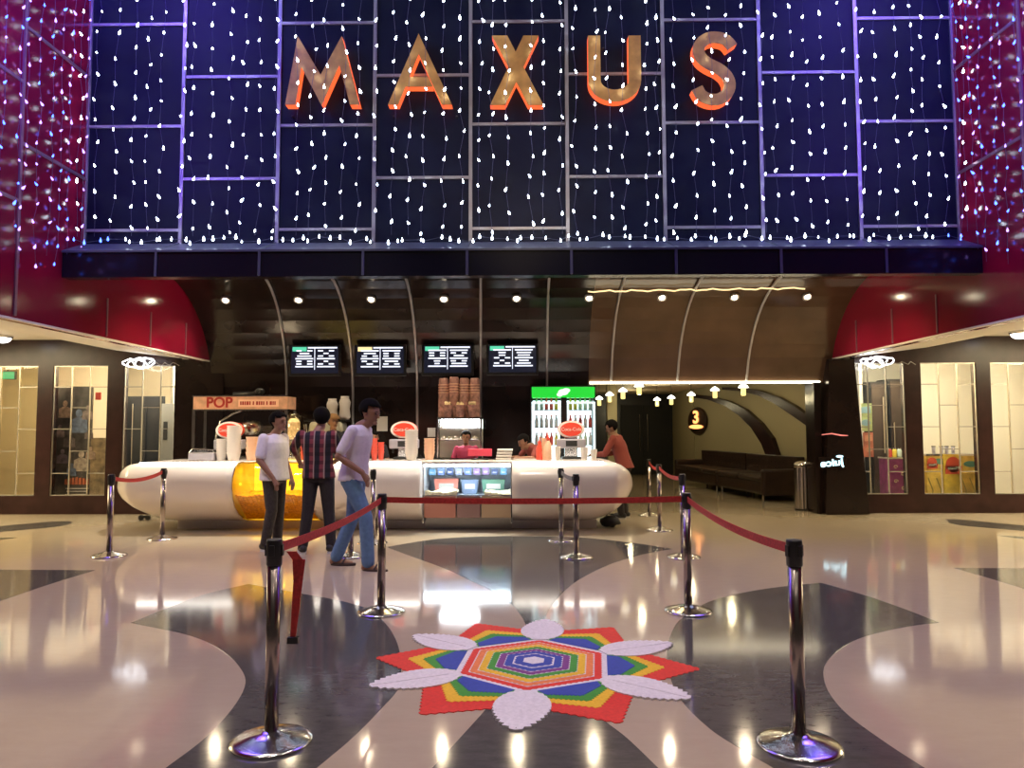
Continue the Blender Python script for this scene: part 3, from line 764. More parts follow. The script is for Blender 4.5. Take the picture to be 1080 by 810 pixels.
def bottle(px, ytop, Y, m, label):
    x = pxX(px, Y); H = pxZ(ytop, Y)-CT; t = thing('squeeze_bottle', label, 'bottle', (x, Y, CT))
    bm = NB(); lathe(bm, [(.05, 0), (.055, .01), (.055, H*.5), (.03, H*.62), (.026, H*.68)], n=18); link('body', bm, m, t, smooth=True)
    bm = NB(); lathe(bm, [(.03, H*.68), (.03, H*.76), (.012, H*.8), (.006, H)], n=14); link('cap', bm, M['dispred'], t, smooth=True)
bottle(578, 455, 11.35, M['cuppeach'], 'tall red squeeze bottle on the counter in front of the fridge left door')
bottle(569, 460, 11.42, M['dispred'], 'shorter red squeeze bottle left of the tall one')
def dispenser(px, label, rz, Y=11.78):
    x = pxX(px, Y); t = thing('drinks_dispenser', label, 'drinks dispenser', (x, Y, CT), rz)
    link('column', B(-.10, .10, -.06, .10, 0, .34), M['steel'], t, bevel=.01)
    link('drip_tray', B(-.15, .15, -.22, .02, 0, .035), M['blackp'], t, bevel=.005)
    link('valve_block', B(-.23, .23, -.14, .06, .17, .32), M['disp'], t, bevel=.02)
    link('display_screen', B(-.09, .09, -.146, -.138, .20, .29), M['blk'], t)
    bm = NB(); lathe(bm, [(.20, -.04), (.21, 0), (.20, .09), (.12, .14)], (0, 0, 0), 28, 'Y', 1.05, .66)
    for v in bm.verts: v.co.z += .47; v.co.y -= .05
    link('head_dome', bm, M['dispred'], t, smooth=True)
    bm = NB(); lathe(bm, [(.205, -.05), (.205, -.03)], (0, -.045, .47), 28, 'Y', 1.05, .66); lathe(bm, [(.17, -.056), (.17, -.04)], (0, -.045, .47), 28, 'Y', 1.05, .66)
    o = link('oval_rim', bm, M['cup'], t)
    bm = NB(); lathe(bm, [(.165, -.012), (.165, .0)], (0, -.10, .47), 28, 'Y', 1.05, .66); link('oval_badge', bm, M['dispred'], t)
    text('Coca-Cola', .075, M['cup'], t, (0, -.118, .47), 'lettering', .002)
    for s in (-1, 1):
        bm = NB(); tube(bm, [(s*.17, -.10, .17), (s*.17, -.11, .10)], [.018, .012], 8); link('nozzle', bm, M['blackp'], t)
dispenser(244, 'red topped drinks dispenser behind the tallest white cups near the popcorn machine', 0)
dispenser(427, 'red topped drinks dispenser behind the white cup stack left of the warming cabinet', 0)
dispenser(602, 'red topped drinks dispenser standing in front of the green fridge', 0)

# register
t = thing('cash_register', 'pink red cash register screen in front of the seated cashier', 'register', (pxX(506, 11.5), 11.5, CT))
link('base', B(-.13, .13, -.02, .14, 0, .02), M['blackp'], t, bevel=.005)
link('neck', B(-.03, .03, .05, .08, .02, .10), M['blackp'], t)
link('screen', B(-.19, .19, .03, .06, .05, .17), mat('pink_plastic', (.62, .05, .10), .5), t, bevel=.01)
t = thing('napkin_stack', 'stacked grey paper trays right of the pink register', 'tray stack', (pxX(531, 11.5), 11.5, CT))
for k in range(4): link('tray', B(-.12+.008*k, .12+.008*k, -.1, .1, .045*k, .045*k+.03), M['paper'], t, bevel=.006)

# popcorn machine
px0, px1 = pxX(202, 12.06), pxX(303, 12.06); PX = (px0+px1)/2; W = px1-px0
t = thing('popcorn_machine', 'wide glass popcorn machine with an orange POP header on the counter left end', 'popcorn machine', (PX, 12.27, CT))
link('base_cabinet', B(-W/2, W/2, -.2, .28, -CT, 0), M['dark'], t)
PH = pxZ(416, 12.06)-CT; hh = pxZ(416, 12.06)-pxZ(432, 12.06)
link('base', B(-W/2, W/2, -.2, .28, 0, .04), M['steel'], t, bevel=.006)
for sx_ in (-1, 1):
    for yy in (-.2, .25): link('post', B(sx_*W/2-.025*(1+sx_), sx_*W/2+.025*(1-sx_), yy, yy+.04, .04, PH-hh), M['steel'], t)
M['sign_orange'] = mat('sign_orange', (.62, .36, .22), .4, em=(.9, .40, .2), es=.16, noise_s=9)
M['popred'] = mat('sign_red', (.42, .03, .02), .4)
link('header', B(-W/2+.01, W/2-.01, -.19, .27, PH-hh+.01, PH-.01), M['sign_orange'], t)
link('header_trim', box(box(NB(), -W/2, W/2, -.21, .29, PH-.02, PH), -W/2, W/2, -.21, .29, PH-hh, PH-hh+.02), M['steel'], t)
text('POP', hh*.95, M['popred'], t, (-W*.22, -.195, PH-hh/2), 'lettering', .003, bold=.006)
link('name_band', B(-.02*W, W*.40, -.197, -.19, PH-hh*.75, PH-hh*.28), mat('band_peach', (.85, .55, .36), .5, em=(.9, .5, .3), es=.18), t)
bm = NB()
xx = 0
while xx < W*.36: 
    w_ = random.uniform(.018, .035); box(bm, xx, xx+w_, -.201, -.197, PH-hh*.64, PH-hh*.40); xx += w_+random.choice((.012, .012, .035))
link('small_lettering', bm, M['popred'], t)
link('glass_panel', B(-W/2+.03, W/2-.03, -.19, -.185, .04, PH-hh), M['glass'], t)
bm = NB(); lathe(bm, [(.02, .26), (.15, .28), (.17, .44), (.12, .50), (.02, .52)], (.12, .05, .12), 24); link('kettle', bm, M['steel'], t, smooth=True)
bm = NB(); tube(bm, [(-.5, .05, .3), (-.42, .05, .62), (-.2, .05, .75), (-.05, .05, .8)], .02, 8); link('kettle_arm', bm, M['steel'], t)
bm = NB(); tube(bm, [(.6, 0, .5), (.6, 0, .75)], [.06, .02], 10); link('lamp_fitting', bm, M['chrome'], t, smooth=True)
bm = NB(); tube(bm, [(-.25, .15, PH+.035), (.1, .15, PH+.05), (.2, .12, PH+.09)], .035, 8); ball(bm, (.22, .1, PH+.08), .075, (1.1, 1, .8)); link('exhaust_pipe', bm, M['blackp'], t, smooth=True)
t = thing('serving_tray', 'grey metal serving tray at the left end under the popcorn machine', 'tray', (pxX(216, 11.4), 11.4, CT))
link('pan', B(-.2, .2, -.13, .13, 0, .12), M['disp'], t, bevel=.02)
bm = NB(); prism(bm, [(-.2, .12), (.2, .12), (.17, .17), (-.14, .19)], -.12, .12); link('lid', bm, M['chrome'], t, bevel=.008)
t = thing('display_tube', 'tall clear popcorn dispensing tube right of the popcorn machine', 'popcorn dispenser', (pxX(310, 11.8), 11.8, CT))
bm = NB(); lathe(bm, [(.11, 0), (.11, .70), (.06, .75)], n=24); link('tube_wall', bm, glass('tube_glass', (.95, .88, .75), .15), t, smooth=True)
bm = NB(); lathe(bm, [(.095, .32), (.095, .60), (.05, .66)], n=20); link('popcorn_fill', bm, M['popcornw'], t)
bm = NB(); lathe(bm, [(.13, 0), (.13, .05)], n=24); link('base', bm, M['steel'], t)

# coffee machine and jars behind
t = thing('coffee_machine', 'pale chrome coffee machine partly behind the plaid shirted person', 'coffee machine', (pxX(345, 12.68), 12.68, 0))
zc = pxZ(444, 12.68)
link('cabinet', B(-.42, .42, -.2, .25, 0, 1.05), M['dark'], t)
bm = NB(); prism(bm, [(-.36, 1.05), (.36, 1.05), (.30, zc), (-.26, zc)], -.18, .2); link('housing', bm, mat('pale_enamel', (.62, .6, .5), .25), t, bevel=.05, seg=3)
link('hopper_shelf', B(-.36, .36, -.16, .2, zc, zc+.03), M['blackp'], t)
bm = NB(); tube(bm, [(-.28, -.2, 1.1), (-.33, -.2, zc-.05)], .03, 8); link('steam_pipe', bm, M['chrome'], t)
zt_ = zc+.03
for k, (dx, rr_, H_) in enumerate(((.10, .10, .34), (.32, .10, .38))):
    j = thing('water_jar', ['left of two white plastic jars on the coffee machine', 'right of two white plastic jars on the coffee machine'][k], 'jar', (pxX(345, 12.68)+dx-.02, 12.70, zt_), 0, 'white jars')
    bm = NB(); lathe(bm, [(rr_*.8, 0), (rr_, .06), (rr_*.85, H_*.5), (rr_, H_*.8), (rr_*.7, H_)], n=20); link('jar_body', bm, M['paper'], j, smooth=True)
    bm = NB(); lathe(bm, [(rr_*.72, H_), (rr_*.72, H_+.03)], n=20); link('lid', bm, M['cup'], j)

# notices on the back wall
for px, py, w_, h_, lb in ((403, 447, .19, .26, 'white paper notice on the dark wall right of the man in jeans'), (455, 456, .14, .16, 'small grey notice left of the lit warming cabinet')):
    q = PY(px, py, BY-.02); o = link('paper_notice', B(-w_/2, w_/2, -.004, .004, -h_/2, h_/2), M['paper'], loc=(q.x, BY-.008, q.z)); tag(o, lb, 'notice')

# menu screens
M['menublue'] = mat('screen_dark', (.01, .01, .02), .2, em=(.008, .01, .02), es=1)
M['menutxt'] = emi('screen_text', (.85, .88, 1), 1.6)
M['menugreen'] = emi('screen_green', (.12, .75, .45), 1.0)
M['menuyel'] = emi('screen_yellow', (.95, .75, .35), 1.3)
nm_ = ['above the white shirted man', 'above the man in blue jeans', 'above the popcorn tubs', 'above the green fridge left side']
for k, (xc, yc) in enumerate(((332, 379.5), (401, 379.5), (472, 379), (540.5, 378.5))):
    Y = 12.6; q = PY(xc, yc, Y); w_, h_ = 50*Y/F, 28.5*Y/F
    t = thing('menu_screen', ['leftmost', 'second from left', 'third from left', 'rightmost'][k]+' of the menu screens, hanging '+nm_[k], 'menu screen', (q.x, Y, q.z), 0, 'menu screens')
    link('housing', B(-w_/2-.04, w_/2+.04, 0, .06, -h_/2-.05, h_/2+.03), M['blackp'], t, bevel=.006)
    link('panel', B(-w_/2, w_/2, -.004, .002, -h_/2, h_/2), M['menublue'], t)
    bm = NB(); box(bm, -w_/2+.02, -w_/2+.02+w_*.30, -.008, -.004, h_/2-.085, h_/2-.01); link('logo_patch', bm, M['menugreen'] if k != 1 else M['menuyel'], t)
    bm = NB(); f1, f0 = -.010, -.006
    box(bm, -.12, w_/2-.02, f1, f0, h_/2-.035, h_/2-.012)
    box(bm, -.005, .005, f1, f0, -h_/2+.06, h_/2-.04)
    for cxx in (-w_*.22, w_*.24):
        z = h_/2-.075
        for r in range(7):
            ww = random.uniform(.08, .30)*.9 if r % 3 else .31
            if random.random() < .35:
                box(bm, cxx-.14, cxx-.05, f1, f0, z-.012, z+.010); box(bm, cxx+.05, cxx+.14, f1, f0, z-.012, z+.010)
            else: box(bm, cxx-ww/2, cxx+ww/2, f1, f0, z-.012, z+.010)
            z -= .046
    link('menu_lines', bm, M['menutxt'], t)
    bm = NB(); tube(bm, [(0, .05, .05), (0, BY-Y-.005, .05)], .03, 8); link('wall_bracket', bm, M['blackp'], t)

# warming cabinet + tubs
Y = 12.3; x0, x1 = pxX(461, Y), pxX(508, Y); WT = pxZ(440, Y); W = x1-x0
t = thing('warming_cabinet', 'tall brightly lit glass food warmer behind the seated cashier', 'warming cabinet', ((x0+x1)/2, Y+.2, 0))
link('base_cabinet', B(-W/2, W/2, -.2, .22, 0, 1.0), M['steel'], t, bevel=.01)
link('back_panel', B(-W/2, W/2, .20, .22, 1.0, WT), M['white'], t)
link('roof', B(-W/2, W/2, -.2, .22, WT-.03, WT), M['steel'], t)
for sx_ in (-1, 1):
    link('side_glass', B(sx_*(W/2-.01)-.006, sx_*(W/2-.01)+.006, -.18, .2, 1.0, WT-.03), M['glass'], t)
    link('post', B(sx_*(W/2-.012)-.012, sx_*(W/2-.012)+.012, -.2, -.175, 1.0, WT-.03), M['steel'], t)
link('lamp_tube', B(-W/2+.05, W/2-.05, -.12, -.04, WT-.09, WT-.035), emi('cabinet_lamp', (.85, .93, 1), 22), t)
for z in (1.30, 1.50): link('shelf', B(-W/2+.02, W/2-.02, -.15, .18, z, z+.012), M['steel'], t)
for r, z in enumerate((1.312, 1.512)):
    for k in range(6):
        s = thing('snack', '%s wrapped snack from the left on the %s shelf of the food warmer' % (ordn[k], ['lower', 'upper'][r]), 'snack', ((x0+x1)/2-W/2+.10+k*.105, Y+.14, z), 0, 'snacks in the food warmer')
        bm = NB(); ball(bm, (0, 0, .035), .05, (1, 1.3, .7), 10); link('filling', bm, mat('snack_tone', (.7, .62, .5), .6), s, smooth=True)
        bm = NB(); prism(bm, [(-.052, 0), (.052, 0), (.055, .02), (-.055, .02)], -.07, .07); link('paper_tray', bm, M['cup'], s)
M['tubcol'] = mat('printed_tub', (.34, .17, .14), .6, noise_s=14, noise_a=.6)
ph = []
for k in range(4): ph.append((467.5+11*k, 397 if k in (1,) else 398.5, 5.4, .0))
lbs = ['leftmost', 'second', 'third', 'rightmost']
for k, (px, py, rr_, _) in enumerate(ph):
    xx = pxX(px, Y+.2); top = pxZ(py, Y+.2)
    s = thing('tub_stack', '%s tall upside down popcorn tub stack on the lit food warmer' % lbs[k], 'popcorn tubs', (xx, Y+.24, WT), 0, 'popcorn tub stacks')
    H_ = top-WT; 
    bm = NB(); lathe(bm, [(.092, 0), (.095, .02), (.088, H_*.6), (.088, H_*.62), (.082, H_-.03), (.07, H_)], n=20); link('tub', bm, M['tubcol'], s, smooth=True)
    for q_ in range(4):
        bm = NB(); z = H_*.62+q_*.045; lathe(bm, [(.092, z), (.094, z+.012)], n=20); link('tub_rim', bm, M['cuppeach'], s)
for k in range(3):
    xx = pxX(472+13*k, Y); s = thing('popcorn_tub', '%s short filled popcorn tub in the front row on the food warmer' % ['left', 'middle', 'right'][k], 'popcorn tub', (xx, Y+.07, WT), 0, 'front popcorn tubs')
    bm = NB(); lathe(bm, [(.062, 0), (.085, .20), (.088, .21)], n=20); link('tub', bm, M['tubcol'], s, smooth=True)
    bm = NB()
    for q_ in range(16): ball(bm, (random.uniform(-.05, .05), random.uniform(-.05, .05), .21+random.uniform(0, .045)), .02, seg=6)
    link('popcorn_top', bm, M['popcornw'], s)

# fridge
Y = 12.5; x0, x1 = pxX(560, Y), pxX(628.5, Y); TZ = pxZ(407, Y); W = x1-x0
t = thing('drinks_fridge', 'two door drinks fridge with a glowing green header beside the corridor', 'fridge', ((x0+x1)/2, Y, 0))
bm = NB(); box(bm, -W/2, W/2, .40, .44, 0, TZ); box(bm, -W/2, -W/2+.03, 0, .4, 0, TZ); box(bm, W/2-.03, W/2, 0, .4, 0, TZ); box(bm, -W/2, W/2, 0, .4, 0, .12); box(bm, -W/2, W/2, 0, .4, TZ-.04, TZ)
link('cabinet', bm, M['blackp'], t)
hz = TZ-pxZ(419.5, Y)
M['green'] = emi('green_header_light', (.0, .62, .03), 1.15)
link('header', B(-W/2+.015, W/2-.015, -.02, .3, TZ-hz, TZ-.02), M['green'], t, bevel=.01)
bm = NB(); ball(bm, (0, -.022, TZ-hz*.55), .06, (1.5, .12, .9)); ball(bm, (.05, -.022, TZ-hz*.4), .05, (1.4, .12, .8)); ball(bm, (-.06, -.022, TZ-hz*.75), .045, (1.2, .12, .8)); link('header_emblem', bm, emi('emblem_white', (.8, 1, .8), 1.2), t, smooth=True)
link('light_back', B(-W/2+.04, W/2-.04, .36, .39, .2, TZ-hz-.04), emi('fridge_back', (.72, .9, .95), 3.0), t)
fz0, fz1 = .2, pxZ(424, Y)
for s, (a, b) in enumerate(((-W/2+.01, -.04), (.06, W/2-.01))):
    bm = NB(); f = .035
    box(bm, a, a+f, -.03, .0, fz0, fz1); box(bm, b-f, b, -.03, .0, fz0, fz1); box(bm, a, b, -.03, .0, fz1-f, fz1); box(bm, a, b, -.03, .0, fz0, fz0+f)
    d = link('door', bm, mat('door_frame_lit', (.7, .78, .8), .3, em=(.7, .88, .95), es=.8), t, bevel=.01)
    link('glass', B(a+f, b-f, -.018, -.012, fz0+f, fz1-f), M['glass'], d)
    link('handle', B(b-.02 if s == 0 else a, b if s == 0 else a+.02, -.06, -.03, 1.0, 1.5), M['blackp'], d)
link('centre_post', B(-.04, .06, -.01, .03, .12, TZ-hz), M['blackp'], t)
for z in (1.22, 1.52, 1.82):
    link('shelf', B(-W/2+.04, W/2-.04, .05, .35, z-.012, z), M['chrome'], t)
cols = [(.75, .8, .85), (.8, .12, .1), (.85, .7, .1), (.7, .85, .75), (.85, .85, .9), (.2, .35, .7)]
bcols = [mat('drink_%d' % i, c, .25) for i, c in enumerate(cols)]
can = None
for r, z in enumerate((1.22, 1.52, 1.82)):
    for s in (0, 1):
        for k in range(5):
            xx = (-W/2+.10 if s == 0 else .13)+k*.085
            mm = bcols[(r*3+s*2+k//2) % 6] if not (r == 1) else bcols[(0 if s == 0 else 1) if k % 2 == 0 else 4]
            lb = '%s drink bottle from the left on the %s shelf behind the %s fridge door' % (ordn[k], ['bottom', 'middle', 'top'][r], ['left', 'right'][s])
            o = thing('drink_bottle', lb, 'bottle', ((x0+x1)/2+xx, Y+.12, z), 0, 'bottles in the drinks fridge')
            bm = NB(); lathe(bm, [(.028, 0), (.032, .01), (.032, .12), (.014, .17), (.013, .19)], n=12); link('body', bm, mm, o, smooth=True)
            bm = NB(); lathe(bm, [(.016, .19), (.016, .21)], n=10); link('cap', bm, M['cupred'], o)

# ============================================================ RANGOLI
rc = G(563, 700); RR = 1.035; R0 = math.radians(-6)
rg = thing('rangoli', 'rainbow star floor decoration with six white leaf petals inside the barriers', 'floor decoration', (rc.x, rc.y, 0), R0)
def cm(n, c, r=.75): return mat(n, c, r, noise_s=50, noise_a=.1)
RC = dict(r=cm('chip_red', (.72, .035, .02)), y=cm('chip_yellow', (.80, .48, .02)), g=cm('chip_green', (.05, .30, .03)), b=cm('chip_blue', (.03, .06, .36)),
          o=cm('chip_orange', (.80, .22, .06)), p=cm('chip_violet', (.20, .04, .22)), w=cm('chip_white', (.74, .70, .70)))
def serr(p, q, n, d):   # serrated edge from p to q
    p, q = Vector(p), Vector(q); t = (q-p); L = t.length; t /= L; nn_ = Vector((t.y, -t.x)); o = []
    for i in range(n):
        o.append(tuple(p+t*L*i/n)); o.append(tuple(p+t*L*(i+.55)/n+nn_*d))
    return o
def poly(bm, pts, z0, z1): prism(bm, pts, z0, z1, 'Z')
HXR = .56   # radius of white hexagon
def hexpts(r, off=PI/6): return [(r*math.cos(off+PI/3*k), r*math.sin(off+PI/3*k)) for k in range(6)]
seq = [('w', .56), ('r', .475), ('w', .437), ('o', .425), ('y', .375), ('w', .335), ('y', .325), ('g', .30), ('w', .265), ('p', .235), ('w', .205), ('b', .195), ('w', .135), ('b', .12), ('w', .065)]
seq = [('w', .56), ('r', .49), ('w', .445), ('o', .43), ('w', .385), ('y', .372), ('w', .325), ('g', .315), ('w', .268), ('p', .255), ('w', .212), ('b', .20), ('w', .15), ('b', .13), ('w', .075)]
nmz = dict(w='white_ring', r='red_ring', o='orange_ring', y='yellow_ring', g='green_ring', p='violet_ring', b='blue_ring')
for i, (c, r) in enumerate(seq):
    bm = NB(); H_ = hexpts(r); pts = []
    for k in range(6):
        a, b = H_[k], H_[(k+1) % 6]
        if c == 'w': pts += [a]
        else: pts += serr(a, b, max(3, int(r/.035)), .010)
    inner = seq[i+1][1] if i+1 < len(seq) else 0
    z = .006+i*.0012; poly(bm, pts, .002, z)
    link(nmz[c], bm, RC[c], rg)
# six rainbow points, built along +x then turned
def point_poly(s, apex, wd, base):
    return [(base, -wd), (apex, 0), (base, wd)]
hx = HXR*math.cos(PI/6)
for k in range(6):
    a = PI/3*k; e = bpy.data.objects.new('star_point', None); COL.objects.link(e); e.parent = rg; e.rotation_euler = (0, 0, a)
    for j, (c, apex, wd) in enumerate((('r', RR, .31), ('y', RR*.79, .26), ('g', RR*.69, .225), ('b', RR*.61, .19))):
        base = hx-.02; bm = NB()
        p1, p2, p3 = (base, -wd), (apex, 0), (base, wd)
        # shoulders bow outward so that the point is broad, as laid
        m1 = (base+(apex-base)*.42, -wd*.92); m2 = (base+(apex-base)*.42, wd*.92)
        pts = serr(p1, m1, 4, .008)+serr(m1, p2, 9, .014)+serr(p2, m2, 9, .014)+serr(m2, p3, 4, .008)+[p3]
        poly(bm, pts, .001+j*.001, .005+j*.0015)
        link({'r': 'red_chevron', 'y': 'yellow_chevron', 'g': 'green_chevron', 'b': 'blue_triangle'}[c], bm, RC[c], e)
for k in range(6):
    a = PI/6+PI/3*k; bm = NB(); pts = []
    L0, L1, wd = HXR-.05, RR*1.02, .155
    n = 14; up = []; dn = []
    for i in range(n+1):
        u = i/n; x = L0+(L1-L0)*u; w_ = max(.004, wd*math.sin(PI*(u**.85*.9+.1))**.8)
        up.append((x, w_)); 
        if i < n: up.append((x+(L1-L0)/n*.75, w_*.93+ (0.0 if u > .9 else .016)))
    dn = [(x, -y) for x, y in up[::-1]]
    poly(bm, up+dn[0:], .001, .0115)
    o = link('leaf_petal', bm, RC['w'], rg); o.rotation_euler = (0, 0, a)
    bm = NB(); box(bm, L0+.06, L1-.02, -.003, .003, .0115, .0135); v = link('midrib', bm, RC['w'], o)

# ============================================================ STANCHIONS
PHT = .965
def stanchion_mesh():
    t = thing('queue_post', '', 'barrier post')
    bm = NB(); lathe(bm, [(.190, 0), (.194, .005), (.190, .014), (.170, .020), (.10, .040), (.050, .052), (.042, .060)], n=48); link('base', bm, M['chrome'], t, smooth=True)
    bm = NB(); lathe(bm, [(.033, .05), (.033, .845)], n=28)
    o = link('pole', bm, M['pole'], t); [setattr(p, 'use_smooth', len(p.vertices) == 4) for p in o.data.polygons]
    bm = NB(); lathe(bm, [(.036, .84), (.038, .845), (.038, .955), (.036, .965)], n=28); o = link('belt_cassette', bm, M['blackp'], t); [setattr(p, 'use_smooth', len(p.vertices) == 4) for p in o.data.polygons]
    for k in range(4):
        c, s = math.cos(PI/2*k), math.sin(PI/2*k); bm = NB(); box(bm, .035, .044, -.013, .013, .885, .94); o2 = link('belt_clip', bm, M['blackp'], t, bevel=.003); o2.rotation_euler = (0, 0, PI/2*k)
    return t
posts = {'nl': (286, 783), 'nr': (843, 787), 'ml': (402, 646), 'mr': (726, 645), 'c1': (608, 588), 'c2': (592, 570), 'l1': (115, 586.5), 'l2': (171, 568.5),
         'j1': (370, 587), 'j2': (393, 573), 'r1': (721, 588), 'r2': (696, 559.5), 'r3': (685, 544)}
plab = {'nl': 'nearest left steel queue post with a loose red belt end hanging from its top', 'nr': 'nearest right steel queue post standing alone in front of the pink floor circle',
        'ml': 'steel queue post at the far left of the rangoli, carrying two red belts', 'mr': 'steel queue post at the far right of the rangoli, carrying two red belts',
        'c1': 'nearer of the two steel posts standing mid floor before the counter', 'c2': 'farther of the two steel posts standing mid floor before the counter',
        'l1': 'left and nearer steel post of the pair before the left counter end', 'l2': 'right and farther steel post of the pair before the left counter end',
        'j1': 'steel queue post hidden behind the legs of the man in blue jeans', 'j2': 'steel queue post just right of the man in blue jeans',
        'r1': 'steel queue post directly behind the far right rangoli post', 'r2': 'middle steel queue post right of the rounded counter end', 'r3': 'farthest steel queue post right of the rounded counter end'}
sp = stanchion_mesh(); PP = {}
for i, (k, (x, y)) in enumerate(posts.items()):
    q = G(x, y); PP[k] = q
    o = sp if i == 0 else dup(sp)
    o.location = (q.x, q.y, 0); o.rotation_euler = (0, 0, .3*i); o['label'] = plab[k]; o['group'] = 'steel queue posts'
def belt(a, b, sag, label, m=None, h=.048):
    A, Bv = PP[a].copy(), PP[b].copy(); A.z = Bv.z = .915; d = (Bv-A); d.z = 0; u = d.normalized(); A += u*.042; Bv -= u*.042
    nrm = Vector((-u.y, u.x, 0))*.002; bm = NB(); N = 24; rows = []
    for i in range(N+1):
        s = i/N; p = A.lerp(Bv, s); p.z -= sag*4*s*(1-s)
        tw = .12*math.sin(PI*s)
        rows.append([bm.verts.new(p+Vector((0, 0, h/2))+nrm), bm.verts.new(p+Vector((0, 0, -h/2))+nrm), bm.verts.new(p+Vector((0, 0, -h/2))-nrm), bm.verts.new(p+Vector((0, 0, h/2))-nrm)])
    fs = []
    for r0, r1 in zip(rows, rows[1:]):
        for i in range(4): fs.append(bm.faces.new((r0[i], r0[(i+1) % 4], r1[(i+1) % 4], r1[i])))
    fs += [bm.faces.new(rows[0]), bm.faces.new(rows[-1][::-1])]; bmesh.ops.recalc_face_normals(bm, faces=fs)
    o = link('queue_belt', bm, m or M['belt']); tag(o, label, 'barrier belt', 'red queue belts'); return o
belt('nl', 'ml', .03, 'red barrier belt rising from the nearest left post past the people')
belt('ml', 'mr', .015, 'long red barrier belt running level behind the rangoli')
belt('mr', 'nr', .045, 'sagging red barrier belt ending at the nearest right post')
belt('l1', 'l2', .06, 'red barrier belt between the pair of posts before the left counter end')
belt('r3', 'r2', .05, 'red barrier belt joining the two farthest posts right of the counter')
belt('r2', 'r1', .05, 'red barrier belt between the middle and nearer posts right of the counter')
belt('c1', 'c2', .03, 'grey barrier belt between the two posts mid floor before the counter', mat('grey_webbing', (.2, .18, .19), .7))
# loose belt end
q = PP['nl']; t = thing('loose_belt', 'loose red belt end dangling from the nearest left post', 'barrier belt', (q.x+.055, q.y+.03, 0))
bm = NB(); pts = [(.02, 0, .90), (.05, .0, .86), (.045, .02, .75), (.035, .02, .60), (.03, .01, .48)]
rows = []
for (x, y, z), w_ in zip(pts, (.05, .05, .04, .034, .026)):
    rows.append([bm.verts.new((x-w_/2, y-.002, z)), bm.verts.new((x+w_/2, y-.002, z)), bm.verts.new((x+w_/2, y+.002, z)), bm.verts.new((x-w_/2, y+.002, z))])
fs = []
for r0, r1 in zip(rows, rows[1:]):
    for i in range(4): fs.append(bm.faces.new((r0[i], r0[(i+1) % 4], r1[(i+1) % 4], r1[i])))
fs += [bm.faces.new(rows[0]), bm.faces.new(rows[-1][::-1])]; bmesh.ops.recalc_face_normals(bm, faces=fs)
link('webbing', bm, M['belt'], t)
bm = NB(); tube(bm, [(.075, .01, .86), (.055, .02, .70), (.035, .02, .50)], [.011, .010, .008], 6, .3); link('folded_webbing', bm, M['belt'], t)
link('belt_end_clip', B(.005, .058, -.008, .022, .455, .487), M['blackp'], t, bevel=.003)

# ============================================================ PEOPLE
def rings(bm, rs, n=20):
    """loft of elliptical rings: (x,y,z,rx,ry)"""
    R_ = [[bm.verts.new((x+rx*math.cos(2*PI*k/n), y+ry*math.sin(2*PI*k/n), z)) for k in range(n)] for x, y, z, rx, ry in rs]
    fs = []
    for a, b in zip(R_, R_[1:]):
        for i in range(n): fs.append(bm.faces.new((a[i], a[(i+1) % n], b[(i+1) % n], b[i])))
    fs += [bm.faces.new(R_[0][::-1]), bm.faces.new(R_[-1])]; bmesh.ops.recalc_face_normals(bm, faces=fs)
def limb(bm, pts, rs, n=12):
    P = []; Rr = []
    for i in range(len(pts)-1):
        a, b = Vector(pts[i]), Vector(pts[i+1])
        for k in range(4): u = k/4; P.append(a.lerp(b, u)); Rr.append(rs[i]*(1-u)+rs[i+1]*u)
    P.append(Vector(pts[-1])); Rr.append(rs[-1])
    tube(bm, P, Rr, n)
    for p, r in zip(pts, rs): ball(bm, p, r*.99, seg=12)
def remesh(o, vs, sm=3):
    r = o.modifiers.new('r', 'REMESH'); r.mode = 'VOXEL'; r.voxel_size = vs; r.use_smooth_shade = True
    s = o.modifiers.new('s', 'SMOOTH'); s.iterations = sm; s.factor = .5
def hand(bm, w, d, side, curl=.5):
    w = Vector(w); d = Vector(d).normalized(); up = Vector((0, 0, 1)) if abs(d.z) < .8 else Vector((0, -1, 0))
    s = d.cross(up).normalized()*side; nrm = s.cross(d).normalized()*side
    limb(bm, [w, w+d*.085], [.024, .030])
    for k, (o_, L) in enumerate(((.030, .070), (.010, .080), (-.010, .075), (-.029, .060))):
        a = w+d*.085+s*o_; b = a+d*L*.5+nrm*-.01*curl*2; c = b+d*L*.4-nrm*.03*curl; limb(bm, [a, b, c], [.0105, .0095, .008], 8)
    a = w+d*.035+s*.03; b = a+(d*.6+s*.6).normalized()*.04; c = b+(d*.9+s*.15-nrm*.2).normalized()*.035; limb(bm, [a, b, c], [.014, .012, .010], 8)
